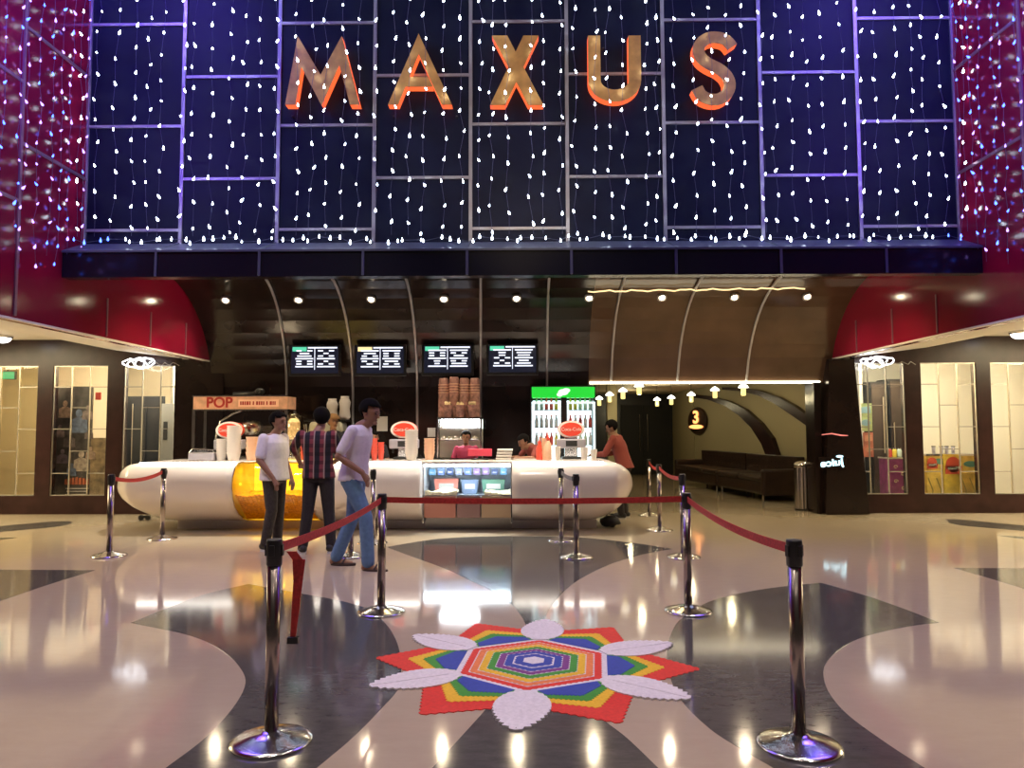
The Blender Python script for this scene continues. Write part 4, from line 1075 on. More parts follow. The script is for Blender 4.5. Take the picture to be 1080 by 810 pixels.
def person(label, loc, rz, H, hip, chest, head, hyaw, kn, an, el, wr, shirt, trousers, shoes, sleeves='short', cap=None, sex='m', build=1.0, handdir=None, toes=None, sandals=False, mask=False, headlean=0):
    """joints in local metres for a 1.70 m figure facing -Y; index 0 = figure's right (-X), 1 = left (+X)"""
    k = H/1.70; t = thing('person', label, 'person', loc, rz); t.scale = (k, k, k)
    hipv, ch, hd = Vector(hip), Vector(chest), Vector(head)
    shz = ch.z; sw_ = .185*build
    sh = [Vector((ch.x-sw_, ch.y, shz)), Vector((ch.x+sw_, ch.y, shz))]
    hp_ = [hipv+Vector((-.09, 0, -.02)), hipv+Vector((.09, 0, -.02))]
    def torso(bm, e, top=True, z0=0):
        L = []
        for u, rx, ry in ((0, .165, .115), (.2, .158, .115), (.45, .150, .110), (.7, .172, .118), (.88, .182, .110), (1.0, .165, .085)):
            p = hipv.lerp(ch, u); L.append((p.x, p.y, p.z, rx*build+e, ry*build+e))
        if top: p = ch+Vector((0, 0, .05)); L.append((p.x, p.y, p.z, .09*build+e, .065+e))
        rings(bm, L)
    # body
    bm = NB(); torso(bm, 0)
    nk = ch+Vector((0, 0, .03)); limb(bm, [nk, hd+Vector((0, .01, -.09))], [.058, .052])
    hm = Matrix.Rotation(hyaw, 3, 'Z') @ Matrix.Rotation(headlean, 3, 'X')
    def hp(v): return hd + hm @ Vector(v)
    ball(bm, hp((0, .008, .02)), .098, (.80, .98, 1.0), 18, hm); ball(bm, hp((0, -.025, -.045)), .066, (.86, .92, 1.05), 14, hm)
    ball(bm, hp((0, -.095, -.012)), .016, (.8, 1, 1.5), 8, hm); ball(bm, hp((0, -.102, -.026)), .015, (1.1, 1, .8), 8, hm)
    ball(bm, hp((0, -.078, -.09)), .024, (1.2, 1, .8), 8, hm)
    for s in (-1, 1):
        ball(bm, hp((s*.080, .01, -.005)), .024, (.5, .9, 1.3), 8, hm); ball(bm, hp((s*.032, -.076, .022)), .018, (1.2, .6, .6), 8, hm)
    for i in (0, 1):
        limb(bm, [sh[i], el[i], wr[i]], [.050*build, .040*build, .027])
        d = (handdir[i] if handdir else (Vector(wr[i])-Vector(el[i])))
        hand(bm, wr[i], d, 1 if i else -1)
        limb(bm, [hp_[i], kn[i], an[i]], [.082, .055, .037])
        tdir = Vector(toes[i]) if toes else Vector((0, -1, 0))
        a = Vector(an[i]); limb(bm, [a+Vector((0, 0, -.045))-tdir*.04, a+tdir*.10+Vector((0, 0, -.055)), a+tdir*.16+Vector((0, 0, -.062))], [.034, .033, .024])
    body = link('body', bm, M['skin'], t); remesh(body, .0075, 2)
    # shirt
    bm = NB(); e = .020
    L = []
    for u, rx, ry in ((-.14, .185, .135), (0, .178, .130), (.2, .165, .122), (.45, .160, .118), (.7, .178, .124), (.88, .190, .116), (1.0, .172, .09)):
        p = hipv.lerp(ch, u); L.append((p.x, p.y, p.z, rx*build+.014, ry*build+.014))
    p = ch+Vector((0, 0, .052)); L.append((p.x, p.y, p.z, .085, .075)); rings(bm, L)
    for i in (0, 1):
        if sleeves == 'short': m_ = Vector(sh[i]).lerp(Vector(el[i]), .78); limb(bm, [sh[i]+Vector((0, 0, -.005)), m_], [.058*build, .056*build])
        else: limb(bm, [sh[i], el[i], Vector(el[i]).lerp(Vector(wr[i]), .9 if sleeves == 'long' else .3)], [.066*build, .055*build, .042*build])
    o = link('shirt', bm, shirt, t); remesh(o, .012, 2)
    # trousers
    bm = NB(); rings(bm, [(hipv.x, hipv.y, hipv.z-.10, .165*build, .12), (hipv.x, hipv.y, hipv.z-.02, .172*build, .125), (hipv.x, hipv.y, hipv.z+.08, .158*build, .115)])
    for i in (0, 1):
        a = Vector(kn[i]).lerp(Vector(an[i]), .98); limb(bm, [hp_[i]+Vector((0, 0, -.02)), kn[i], a], [.100, .072, .062 if not sandals else .066])
    o = link('trousers', bm, trousers, t); remesh(o, .012, 2)
    # shoes
    for i in (0, 1):
        tdir = (Vector(toes[i]) if toes else Vector((0, -1, 0))).normalized(); a = Vector(an[i]); a.z = 0; base = Vector(an[i]).z-.085
        sd_ = Vector((-tdir.y, tdir.x, 0)); bm = NB()
        if sandals:
            pts = [a+tdir*(.075+.135*math.cos(q_))+sd_*.048*math.sin(q_) for q_ in [2*PI*j/16 for j in range(16)]]
            prism(bm, [(p_.x, p_.y) for p_ in pts], base+.002, base+.028, 'Z'); sh_ = link('sandal', bm, shoes, t, bevel=.004)
            bm = NB(); tube(bm, [a+sd_*.045+tdir*.08+Vector((0, 0, base+.03)), a+tdir*.10+Vector((0, 0, base+.075)), a-sd_*.045+tdir*.08+Vector((0, 0, base+.03))], .010, 6); link('strap', bm, shoes, sh_)
        else:
            z = Vector((0, 0, base+.05)); limb(bm, [a-tdir*.045+z+Vector((0, 0, .01)), a+tdir*.07+z, a+tdir*.165+z-Vector((0, 0, .01))], [.046, .046, .036])
            sh_ = link('shoe', bm, shoes, t); remesh(sh_, .008, 2)
            bm = NB(); pts = [a+tdir*(.062+.142*math.cos(q_))+sd_*.052*math.sin(q_) for q_ in [2*PI*j/20 for j in range(20)]]
            prism(bm, [(p_.x, p_.y) for p_ in pts], base+.001, base+.022, 'Z'); link('sole', bm, M['sole'], sh_)
    # hair, eyes, mouth
    bm = NB(); ball(bm, hp((0, .022, .038)), .106, (.86, .98, .92), 20, hm)
    cut = []
    for v in bm.verts:
        q_ = hm.inverted() @ (v.co-hd)
        if q_.y < -.035 and q_.z < .062: cut.append(v)
        elif q_.z < (-.06 if q_.y > .03 else -.012): cut.append(v)
    bmesh.ops.delete(bm, geom=cut, context='VERTS')
    for j in range(26):
        a = random.uniform(0, 2*PI); r_ = random.uniform(.02, .085); ball(bm, hp((r_*math.cos(a)*.9, .015+r_*math.sin(a), .118-r_*r_*6)), .016, (1, 1, .8), 6)
    o = link('hair', bm, M['hair'], t, smooth=True); sl = o.modifiers.new('s', 'SOLIDIFY'); sl.thickness = .012; sl.offset = 1
    if cap:
        bm = NB(); ball(bm, hp((0, .01, .055)), .112, (.86, 1, .72), 20, hm); bmesh.ops.delete(bm, geom=[v for v in bm.verts if (hm.inverted() @ (v.co-hd)).z < .045], context='VERTS')
        o = link('cap', bm, cap, t, smooth=True); sl = o.modifiers.new('s', 'SOLIDIFY'); sl.thickness = .01; sl.offset = 1
        bm = NB(); lathe(bm, [(.085, 0), (.085, .008)], n=20); 
        for v in bm.verts: v.co = hp((v.co.x*.85, v.co.y*.8-.10, v.co.z+.05))
        link('cap_brim', bm, cap, t)
    for s in (-1, 1):
        bm = NB(); ball(bm, hp((s*.031, -.083, .006)), .010, (1.3, .6, .7), 8, hm); link('eye', bm, M['eyew'], t, smooth=True)
        bm = NB(); tube(bm, [hp((s*.016, -.092, .026)), hp((s*.032, -.090, .031)), hp((s*.048, -.078, .026))], .0035, 6); link('eyebrow', bm, M['hair'], t)
    bm = NB(); ball(bm, hp((0, -.086, -.062)), .020, (1.1, .45, .35), 8, hm); link('mouth', bm, M['lip'], t, smooth=True)
    if mask:
        bm = NB(); ball(bm, hp((0, -.052, -.05)), .066, (.95, .9, .85), 14, hm); link('face_mask', bm, M['blk'], t, smooth=True)
    return t
V3 = Vector
def at(px, py): q = G(px, py); return (q.x, q.y, 0)
# man in white T-shirt: faces right, arms low, weight even
person('person in white T-shirt and dark trousers standing sideways at the counter left of the group', at(289, 580), math.radians(72), 1.70,
       (0, .01, .93), (0, .03, 1.39), (0, -.045, 1.585), math.radians(-6), [V3((-.10, -.03, .50)), V3((.11, .02, .50))], [V3((-.11, .05, .085)), V3((.14, .06, .085))],
       [V3((-.25, .05, 1.12)), V3((.23, .03, 1.11))], [V3((-.20, -.12, .90)), V3((.22, -.08, .88))], M['tee'], M['trouser'], M['shoe'], build=1.12,
       handdir=[V3((.1, -.5, -1)), V3((0, -.3, -1))], toes=[V3((-.2, -1, 0)), V3((.3, -1, 0))])
# plaid shirt, back to the camera, left arm bent up to the counter
person('person in plaid shirt and black jeans seen from behind, leaning an arm on the counter', at(335, 583), math.radians(186), 1.73,
       (0, .0, .95), (.02, .02, 1.40), (-.02, -.04, 1.60), math.radians(10), [V3((-.12, -.02, .50)), V3((.12, .0, .51))], [V3((-.16, .0, .085)), V3((.17, .03, .085))],
       [V3((-.24, -.10, 1.14)), V3((.32, -.12, 1.24))], [V3((-.14, -.28, 1.06)), V3((.27, -.28, 1.05))], M['plaid'], M['djeans'], M['shoe'], sleeves='half',
       handdir=[V3((.5, -1, 0)), V3((.1, -1, -.3))], toes=[V3((-.3, -1, 0)), V3((.35, -1, 0))])
# walking man
person('person in pale T-shirt and blue jeans walking right with a hand in the front pocket', at(373, 599), math.radians(78), 1.82,
       (0, .01, .94), (0, -.05, 1.39), (0, -.17, 1.565), math.radians(-10), [V3((-.10, -.17, .52)), V3((.10, .06, .50))], [V3((-.10, -.20, .075)), V3((.10, .24, .085))],
       [V3((-.25, .06, 1.13)), V3((.24, .08, 1.14))], [V3((-.17, -.16, .97)), V3((.19, .02, .90))], M['teep'], M['jeans'], M['sandal'], build=.98,
       handdir=[V3((.3, -.5, -1)), V3((-.3, -.4, -1))], toes=[V3((0, -1, 0)), V3((.1, -1, 0))], sandals=True, headlean=.25)
stand = dict(kn=[V3((-.10, -.02, .50)), V3((.10, -.02, .50))], an=[V3((-.11, .03, .085)), V3((.11, .03, .085))])
# staff
person('person in dark uniform and tan cap working at the coffee machine behind the counter', (pxX(352, 12.4), 12.35, 0), math.radians(20), 1.72,
       (0, 0, .94), (0, 0, 1.40), (0, -.03, 1.60), .3, stand['kn'], stand['an'], [V3((-.25, 0, 1.14)), V3((.25, 0, 1.14))], [V3((-.15, -.2, 1.08)), V3((.15, -.22, 1.10))],
       M['staffblk'], M['djeans'], M['shoe'], cap=mat('tan_cap', (.28, .15, .06), .8))
person('person with dark hair and face mask standing behind the red cups at the counter', (pxX(393, 12.15), 12.32, 0), math.radians(8), 1.48,
       (0, 0, .94), (0, -.02, 1.38), (0, -.10, 1.55), 0, stand['kn'], stand['an'], [V3((-.25, -.05, 1.14)), V3((.25, -.05, 1.14))], [V3((-.15, -.25, 1.08)), V3((.15, -.25, 1.08))],
       M['staffblk'], M['djeans'], M['shoe'], mask=True)
person('person in pinkish red uniform at the register in front of the lit food warmer', (pxX(491, 12.05), 11.62+.62, 0), math.radians(-4), 1.45,
       (0, 0, .92), (0, -.02, 1.38), (0, -.05, 1.58), 0, stand['kn'], stand['an'], [V3((-.26, -.08, 1.14)), V3((.26, -.08, 1.14))], [V3((-.14, -.28, 1.12)), V3((.14, -.28, 1.12))],
       M['staffred'], M['djeans'], M['shoe'])
person('person in dark uniform bending left behind the counter, left of the fridge', (pxX(566, 12.2), 12.25, 0), math.radians(-62), 1.55,
       (0, .10, .92), (0, -.10, 1.30), (0, -.28, 1.40), 0, stand['kn'], stand['an'], [V3((-.25, -.22, 1.12)), V3((.25, -.22, 1.12))], [V3((-.16, -.42, 1.12)), V3((.16, -.42, 1.12))],
       M['staffrg'], M['djeans'], M['shoe'], headlean=.5)
person('person in brick red uniform leaning over the right counter end, back turned', (pxX(655, 12.3), 12.35, 0), math.radians(-115), 1.66,
       (0, .06, .92), (0, -.08, 1.36), (0, -.17, 1.54), 0, stand['kn'], stand['an'], [V3((-.27, -.20, 1.10)), V3((.27, -.20, 1.10))], [V3((-.18, -.42, 1.08)), V3((.18, -.42, 1.08))],
       M['staffrg'], M['djeans'], M['shoe'], sleeves='long', headlean=.4)

# black bag at the counter's right end and trolley wheels at its left end
q = G(644, 556); t = thing('black_bag', 'small black bag lying on the floor under the right counter end', 'bag', (q.x, q.y, 0))
bm = NB(); ball(bm, (0, 0, .085), .15, (1.05, .8, .55), 16)
for v in bm.verts: v.co += .03*noise.noise(v.co*14)*v.normal if v.normal.length else Vector(); v.co.z = max(0.0, v.co.z)
link('bag_body', bm, M['blk'], t, smooth=True)
bm = NB(); tube(bm, [(-.08, 0, .14), (-.05, -.02, .20), (.04, -.02, .20), (.08, 0, .14)], .010, 6); link('bag_handle', bm, M['blk'], t)
q = G(152, 549); t = thing('floor_clamp', 'small black wheeled clamp on the floor under the left counter end', 'clamp', (q.x, q.y, 0))
for dx in (-.05, .06):
    bm = NB(); lathe(bm, [(.045, -.015), (.045, .015)], (dx, 0, .045), 20, 'Y'); link('wheel', bm, M['blackp'], t)
link('axle_block', B(-.06, .07, -.02, .02, .05, .085), M['blackp'], t, bevel=.006)

# ============================================================ SHOP CONTENTS behind the side windows
def bx_thing(name, label, cat, parts, loc=(0, 0, 0), group=None):
    t = thing(name, label, cat, loc, 0, group)
    for nm2, args, m_ in parts: link(nm2, B(*args), m_, t)
    return t
DK = M['darkroom']
# left: exit sign
q = PY(8, 396, 13.9); t = thing('exit_sign', 'small green glowing exit sign behind the leftmost window', 'sign', (q.x, 13.9, q.z))
link('case', B(-.16, .16, -.02, .03, -.08, .08), M['blackp'], t); link('lit_face', B(-.145, .145, -.026, -.02, -.068, .068), emi('exit_green', (.05, .6, .2), .9), t)
bm = NB(); tube(bm, [(0, 0, .08), (0, 0, 3.12-q.z)], .008, 6); link('rod', bm, M['blackp'], t)
# poster of a film cast (plain figures)
x0, x1 = pxX(56, 13.35), pxX(110, 13.35); z1_ = pxZ(406, 13.35); 
M['poster'] = mat('poster_print', (.055, .045, .045), .35, noise_s=5, noise_a=.7)
t = thing('film_poster', 'tall dark film poster with a crowd of figures behind the second left window', 'poster', ((x0+x1)/2, 13.35, 0))
W = x1-x0; link('board', B(-W/2-.05, W/2-.24, 0, .04, .05, z1_), M['poster'], t)
link('lower_board', B(W/2-.24, W/2+.08, 0, .04, .05, 1.35), mat('poster_gold', (.22, .15, .08), .5, noise_s=8, noise_a=.6), t)
pc_ = [(.30, .20, .15), (.10, .13, .22), (.22, .16, .16), (.13, .10, .10), (.30, .24, .20), (.16, .12, .16)]
fk = 0
for (fx, fz, s_) in ((-.26, 1.98, 1.1), (.00, 1.80, 1.5), (.16, 1.9, .9), (-.16, 1.42, 1.0), (.07, 1.05, 1.3), (-.28, 1.1, .9), (.24, 1.15, .8), (-.10, .85, .8), (-.34, 1.55, .8), (.20, 1.5, .7)):
    bm = NB(); c_ = mat('printed_figure', pc_[fk % 6], .5, noise_s=12, noise_a=.5); fk += 1
    a = .085*s_
    lathe(bm, [(a*.55, -.006), (a*.55, 0)], (fx, -.001*fk, fz), 18, 'Y', .85, 1.1)
    prism(bm, [(fx-a*1.3, fz-a*2.8), (fx+a*1.3, fz-a*2.8), (fx+a*1.2, fz-a*1.0), (fx+a*.4, fz-a*.6), (fx-a*.4, fz-a*.6), (fx-a*1.2, fz-a*1.0)], -.006-.001*fk, -.001)
    link('printed_figure', bm, c_, t)
bm = NB()
for k in range(7): prism(bm, [(-.22+k*.065, .50), (-.17+k*.065, .50), (-.175+k*.065, .64-.012*abs(3-k)), (-.215+k*.065, .63-.012*abs(3-k))], -.016, 0)
link('title_marks', bm, mat('title_red', (.5, .12, .05), .5), t)
link('credit_lines', box(box(box(NB(), -.2, .22, -.012, 0, .42, .435), -.18, .2, -.012, 0, .37, .383), -.2, .2, -.012, 0, .31, .325), M['paper'], t)
q = PY(107, 418, 13.6); o = link('wall_placard', B(-.05, .05, -.01, .01, -.07, .07), M['cupred'], loc=(q.x, 13.5, q.z)); tag(o, 'small red placard at the upper right of the second left window', 'placard')
# right window 1 posters, kiosk
def poster(px, py, w_, h_, Y, cc, cc2, label):
    q = PY(px, py, Y); t = thing('wall_poster', label, 'poster', (q.x, Y, q.z))
    link('board', B(-w_/2, w_/2, 0, .02, -h_/2, h_/2), mat('poster_base', cc, .5, noise_s=6, noise_a=.4), t)
    bm = NB(); lathe(bm, [(w_*.36, -.006), (w_*.36, 0)], (0, 0, -h_*.2), 20, 'Y', 1, .7); prism(bm, [(-w_*.4, h_*.15), (w_*.4, h_*.15), (w_*.35, h_*.4), (-w_*.3, h_*.36)], -.006, 0)
    link('printed_shapes', bm, mat('poster_print2', cc2, .5), t)
poster(913, 440, .24, .52, 13.8, (.42, .50, .22), (.25, .42, .50), 'green and blue poster behind the first window right of the pillar')
poster(916, 469, .18, .46, 13.75, (.60, .20, .14), (.75, .35, .22), 'narrow pink red poster low behind the first window right of the pillar')
M['graydoor'] = mat('dark_brown_door', (.05, .035, .028), .35)
q0, q1 = pxX(919, 14.4), pxX(935, 14.4)
bx_thing('dark_cupboard', 'tall dark brown cupboard behind the first window right of the pillar', 'cupboard',
         [('door', (q0+.02, q1-.02, 14.38, 14.42, .1, 2.35), M['graydoor']), ('carcass', (q0, q1, 14.42, 14.9, 0, 2.4), M['blk']), ('handle', (q1-.09, q1-.06, 14.34, 14.38, 1.0, 2.1), M['steel'])])
q0, q1 = pxX(939, 14.4), pxX(953, 14.4)
bx_thing('dark_cupboard', 'narrower dark brown cupboard above the purple kiosk behind the right windows', 'cupboard',
         [('door', (q0+.02, q1-.02, 14.38, 14.42, .1, 2.4), M['graydoor']), ('carcass', (q0, q1, 14.42, 14.9, 0, 2.45), M['blk']), ('handle', (q0+.04, q0+.06, 14.34, 14.38, 1.0, 1.6), M['steel'])])
q0, q1 = pxX(938, 13.6), pxX(956, 13.6)
t = thing('sweet_kiosk', 'purple sweet kiosk with curly print behind the first window right of the pillar', 'kiosk', ((q0+q1)/2, 13.6, 0)); W = q1-q0+.04
link('body', B(-W/2, W/2, 0, .4, 0, .92), mat('purple', (.30, .05, .20), .5, noise_s=8), t, bevel=.01)
bm = NB()
for k in range(5):
    c_ = (-.07+.13*(k % 2), .25+.13*k); tube(bm, [(c_[0]+.04*math.cos(a/2)*(1-a/16), -.004, c_[1]+.04*math.sin(a/2)*(1-a/16)) for a in range(14)], .007, 5)
link('curl_print', bm, M['popcornw'], t)
link('worktop', B(-W/2-.01, W/2+.01, -.02, .42, .92, .95), M['steel'], t)
for k in range(3):
    j = thing('sweet_jar', '%s glass sweet jar on the purple kiosk' % ['left', 'middle', 'right'][k], 'jar', ((q0+q1)/2-.09+.09*k, 13.75, .95), 0, 'jars on the purple kiosk')
    bm = NB(); lathe(bm, [(.035, 0), (.04, .02), (.04, .12), (.028, .15)], n=14); link('jar_body', bm, bcols[k+1], j, smooth=True); bm = NB(); lathe(bm, [(.03, .15), (.03, .17)], n=14); link('lid', bm, M['steel'], j)
# right window 2: yellow juice stand
q0, q1 = pxX(975, 13.5), pxX(1030, 13.5); zt2 = pxZ(480, 13.5)
t = thing('juice_stand', 'yellow fruit drink stand with red badges behind the second right window', 'stand', ((q0+q1)/2, 13.5, 0)); W = q1-q0
M['mango'] = mat('mango_print', (.72, .50, .10), .5, noise_s=5, noise_a=.35)
link('body', B(-W/2+.01, W/2-.01, 0, .45, 0, zt2-.03), M['mango'], t, bevel=.01)
link('centre_panel', B(-.17, .15, -.03, 0, .02, zt2+.0), mat('yellow_print', (.80, .58, .08), .5, noise_s=7, noise_a=.3), t)
for fx, fz, s_ in ((0, .82, 1), (-.38, .86, .65)):
    bm = NB(); lathe(bm, [(.13*s_, -.012), (.13*s_, 0)], (fx, -.035, fz), 24, 'Y', 1, 1.1); prism(bm, [(fx-.15*s_, fz-.17*s_), (fx+.14*s_, fz-.17*s_), (fx+.16*s_, fz-.02), (fx-.14*s_, fz-.02)], -.047, -.036)
    link('red_badge', bm, mat('badge_red', (.62, .08, .04), .5), t)
    text('Maaza', .085*s_, M['cup'], t, (fx, -.052, fz-.06*s_), 'badge_lettering', .002, sx=-1)
for fx, fz in ((.34, .83), (-.20, .88)):
    bm = NB(); lathe(bm, [(.10, -.01), (.10, 0)], (fx, -.002, fz), 24, 'Y', 1.3, .55); link('leaf_print', bm, mat('leaf_green', (.10, .28, .22), .5), t)
bm = NB()
for k in range(6): tube(bm, [(-.42+.15*k, -.004, .12), (-.36+.15*k, -.004, .35), (-.44+.15*k, -.004, .58)], .008, 5)
link('branch_print', bm, mat('olive_print', (.26, .24, .06), .5), t)
link('worktop', B(-W/2, W/2, -.02, .47, zt2-.03, zt2), M['steel'], t)
for k, xx in enumerate((-.24, -.10, .0, .12)):
    j = thing('juice_glass', '%s small item from left on the yellow fruit drink stand' % ordn[k], 'glass', ((q0+q1)/2+xx, 13.65, zt2), 0, 'glasses on the yellow stand')
    bm = NB(); lathe(bm, [(.028, 0), (.034, .13)], n=14); link('cup', bm, M['disp'], j, smooth=True); bm = NB(); lathe(bm, [(.037, .13), (.037, .145)], n=14); link('lid', bm, M['blackp'], j)
# left window 3: dark cabinet frames
q0, q1 = pxX(126, 14.2), pxX(171, 14.2)
bx_thing('dark_partition', 'black booth with a dark doorway behind the window nearest the popcorn machine', 'booth',
         [('booth_wall', (q0, q1, 14.2, 14.3, 0, 2.15), mat('booth_navy', (.008, .011, .018), .35)), ('doorway', (q0+.28, q0+.52, 14.17, 14.2, .3, 1.95), M['blk']), ('frame', (q0+.26, q0+.28, 14.16, 14.2, .2, 2.0), M['steel'])])
q0, q1 = pxX(170, 14.0), pxX(186, 14.0)
bx_thing('grey_cabinet', 'tall grey cabinet with a small window behind the glass nearest the popcorn machine', 'cabinet',
         [('body', (q0, q1, 14.0, 14.3, 0, 2.0), mat('grey_cab', (.25, .24, .22), .5)), ('inset', (q0+.05, q0+.12, 13.98, 14.0, 1.3, 1.65), M['blk'])])

# reflection of a lit juice sign, modelled as glowing lettering on the glossy pillar
t = thing('sign_reflection', 'small juice sign reflection built as glowing letters on the dark pillar beside the corridor', 'sign', (pxX(877, 12.7), 12.735, pxZ(489, 12.7)))
M['cyan'] = emi('cyan_reflection', (.55, .9, 1), 3)
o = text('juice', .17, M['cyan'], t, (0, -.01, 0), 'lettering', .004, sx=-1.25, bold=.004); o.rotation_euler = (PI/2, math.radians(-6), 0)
bm = NB(); lathe(bm, [(.06, -.01), (.06, 0)], (.14, -.0, .11), 16, 'Y', 1, .35); link('reflected_accent', bm, M['cyan'], t)
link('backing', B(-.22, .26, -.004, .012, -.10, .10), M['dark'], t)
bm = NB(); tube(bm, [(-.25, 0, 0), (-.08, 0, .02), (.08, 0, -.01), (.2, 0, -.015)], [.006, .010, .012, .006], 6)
q = PY(884, 458.5, 12.72); tag(link('neon_squiggle', bm, emi('pink_neon', (1, .25, .2), 1.2), loc=(q.x-.03, 12.725, q.z)), 'thin wavy pink neon line on the dark pillar above the juice sign reflection', 'neon line')

# tangled LED coils above the windows nearest the counter
def coil(px, py, label, seed):
    rnd = random.Random(seed); q = PY(px, py, 12.75); t = thing('led_coil', label, 'string light', (q.x, 12.75, q.z))
    pts = []
    for k in range(70):
        a = k*.33; r_ = .26*(.6+.4*math.sin(k*.21)); pts.append((r_*math.cos(a)+.05*math.sin(k*.5), .05*math.sin(a*1.3), .09*math.sin(a)*(.7+.5*rnd.random())+.02))
    link('tube', tube(NB(), pts, .009, 6), emi('coil_led', (.95, .97, 1), 7), t)
    zc_ = 2.72+.118*max(0, abs(q.x)-SW)
    bm = NB(); tube(bm, [(-.15, 0, .03), (-.1, 0, .13)], .004, 5); tube(bm, [(.15, 0, .03), (.1, 0, .13)], .004, 5); link('hanger', bm, M['blk'], t)
    bm = NB()
    for k in range(8): tube(bm, [(.28+.05*k, .02*math.sin(k), .03*math.cos(k*2)), (.33+.05*k, .02*math.sin(k+1), .03*math.cos(k*2+2))], .005, 5)
    link('loose_wire', bm, M['trim'], t)
coil(148, 384, 'glowing white LED coil hanging above the window nearest the popcorn machine', 3)
coil(925, 383, 'glowing white LED coil hanging above the window right of the dark pillar', 5)
# bright ceiling lamps in the side corridors
for sd, px, nm in ((-1, 2, 'left'), (1, 1076, 'right')):
    q = PY(px, 352, 12.35); t = thing('ceiling_lamp', 'very bright white ceiling lamp at the %s edge under the side soffit' % nm, 'ceiling lamp', (q.x, q.y, 3.12))
    bm = NB(); lathe(bm, [(.17, 0), (.17, -.03), (.15, -.05)], n=28); link('housing', bm, M['chrome'], t)
    bm = NB(); ball(bm, (0, 0, -.05), .14, (1, 1, .6), 16); link('diffuser', bm, emi('lamp_diffuser_'+nm, (1, .95, .9), 7), t, smooth=True)

# ============================================================ LIGHTS
def area(name, loc, size, sy, e, col, tgt=None, spread=PI, rot=None):
    l = bpy.data.lights.new(name, 'AREA'); l.shape = 'RECTANGLE'; l.size = size; l.size_y = sy; l.energy = e; l.color = col; l.spread = spread
    o = bpy.data.objects.new(name, l); COL.objects.link(o); o.location = loc
    if tgt: o.rotation_euler = (Vector(tgt)-Vector(loc)).to_track_quat('-Z', 'Y').to_euler()
    return o
def point(name, loc, e, col, r=.15):
    l = bpy.data.lights.new(name, 'POINT'); l.energy = e; l.color = col; l.shadow_soft_size = r
    o = bpy.data.objects.new(name, l); COL.objects.link(o); o.location = loc; return o
def spot(name, loc, tgt, e, col, ang=1.6, blend=.8, r=.15):
    l = bpy.data.lights.new(name, 'SPOT'); l.energy = e; l.color = col; l.spot_size = ang; l.spot_blend = blend; l.shadow_soft_size = r
    o = bpy.data.objects.new(name, l); COL.objects.link(o); o.location = loc; o.rotation_euler = (Vector(tgt)-Vector(loc)).to_track_quat('-Z', 'Y').to_euler(); return o
# unseen fill spots added high over the lobby for general light
for x, y, e_ in ((-3.2, -1.5, 300), (0, -1.5, 300), (3.2, -1.5, 300), (-3.2, 2.2, 420), (0, 2.2, 420), (3.2, 2.2, 420), (-2.6, 5.2, 620), (2.6, 5.2, 620)):
    spot('lobby_fill', (x, y, 8.4), (x, y+.6, 0), e_, (1, .84, .74), 1.25, .9, .25)
spot('lobby_fill', (-2.2, 3.5, 8.4), (-2.2, 8.3, 1), 700, (1, .9, .86), .5, .9, .25)  # unseen spot added to brighten the customers at the counter
for x in (-4.2, -1.4, 1.4, 4.2): spot('canopy_fill', (x, 10.2, 4.0), (x*1.15, 10.4, 0), 850, (1, .76, .36), 2.0, .9, .3)  # unseen warm spots added behind the bulkhead to turn the floor golden
for x in (-4.6, -2.4, .2): spot('lobby_fill', (x*.9, 4.5, 8.2), (x, 10.8, .5), 620, (1, .90, .82), .42, .9, .25)  # unseen spots added to brighten the counter front
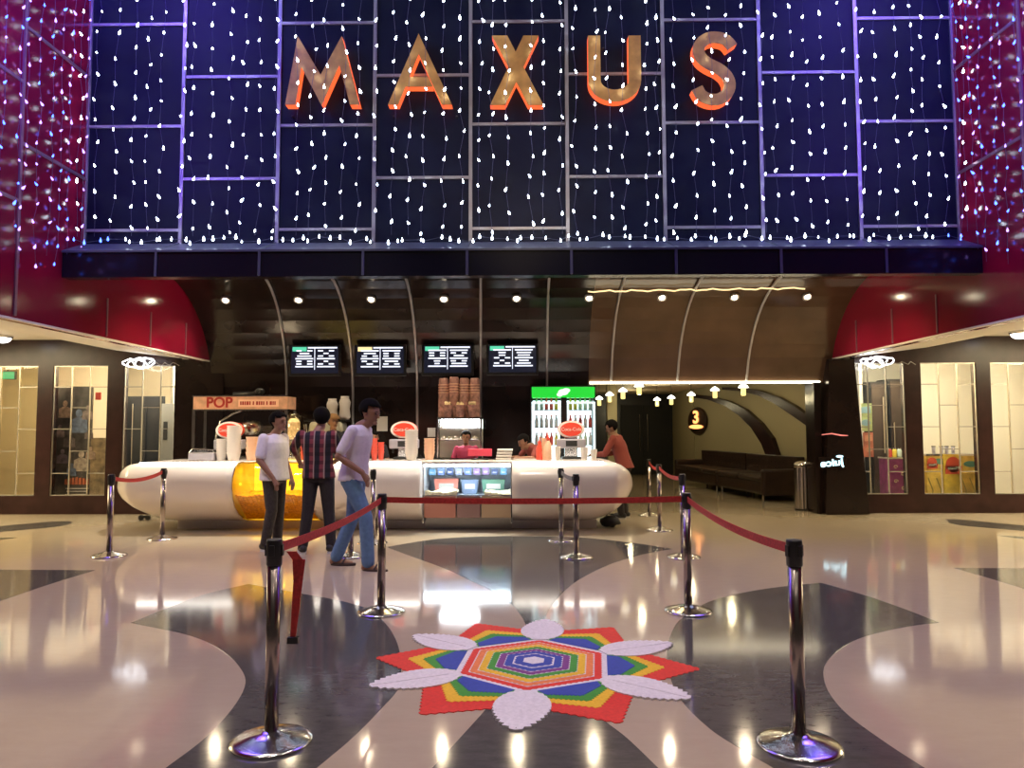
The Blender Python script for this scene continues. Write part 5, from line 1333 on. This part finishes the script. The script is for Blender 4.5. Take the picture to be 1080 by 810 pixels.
# concession lamps above the counter
for x in (-5.0, -3.6, -2.2, -.8, .6): spot('counter_lamp', (x, 11.0, 3.72), (x, 11.0, .9), 400, (1, .92, .80), 1.1, .8, .1)
for x_, y_ in ((2.37, 14.5), (2.1, 16.8), (4.2, 14.8), (3.9, 16.9), (3.6, 19.2), (3.2, 21.5)): point('corridor_glow', (x_, y_, 2.15), 12, (1, .85, .5), .05)
for sd in (-1, 1):
    area('side_corridor_lamp', (sd*10.2, 10.2, 3.05), 2.4, 4, 560, (1, .82, .50), (sd*10.0, 10.2, 0))
    point('blue_curtain_glow', (sd*4.9, 7.2, 8.0), 420, (.16, .10, 1), .9)
    point('blue_curtain_glow', (sd*5.0, 6.9, 5.6), 150, (.20, .10, 1), .9)
    spot('red_wall_washer', (sd*3.4, 9.9, 3.3), (sd*5.5, 11.2, 3.0), 45, (1, .7, .5), 1.2, .8)
for w in Lw+Rw:
    xm = (w[0]+w[1])/2
    far = w in (Lw[0], Lw[1]); area('shop_lamp', (xm*1.03, 13.72, 3.05), .8, .6, 42 if far else 100, (1, .86, .5) if far else (1, .93, .76), (xm*1.08, 14.4, 0))
spot('sign_fill', (0, 2.0, 4.2), (0, 9, 5.9), 700, (1, .78, .5), .75, .9, .3)  # unseen spot added in front so the gold letters don't go dark
point('bin_glow', ((XB0+XB1)/2, 10.9, .82), 9, (1, .72, .2), .05)
area('header_wash', (3.4, 11.9, 2.35), 3.4, .1, 6, (1, .8, .5), (3.4, 13.0, 3.2))
area('warmer_lamp', (pxX(484.5, 12.3), 12.42, pxZ(440, 12.3)-.10), .5, .2, 36, (.88, .94, 1), (pxX(484.5, 12.3), 12.5, 1.0))

w = bpy.data.worlds.new('world'); S.world = w; w.use_nodes = True
w.node_tree.nodes['Background'].inputs[0].default_value = (.75, .62, .55, 1); w.node_tree.nodes['Background'].inputs[1].default_value = .05
S.view_settings.view_transform = 'Standard'; S.view_settings.look = 'None'; S.view_settings.gamma = 1; S.view_settings.exposure = 0.0
S.view_settings.use_curve_mapping = False
S.cycles.use_denoising = True
S.cycles.max_bounces = 7; S.cycles.diffuse_bounces = 3; S.cycles.glossy_bounces = 4; S.cycles.transparent_max_bounces = 12
S.cycles.sample_clamp_indirect = 8
for k_ in ('bulb', 'bulbb', 'bulbp', 'menutxt', 'glow_or', 'cyan', 'glow3'): M[k_].cycles.emission_sampling = 'NONE'
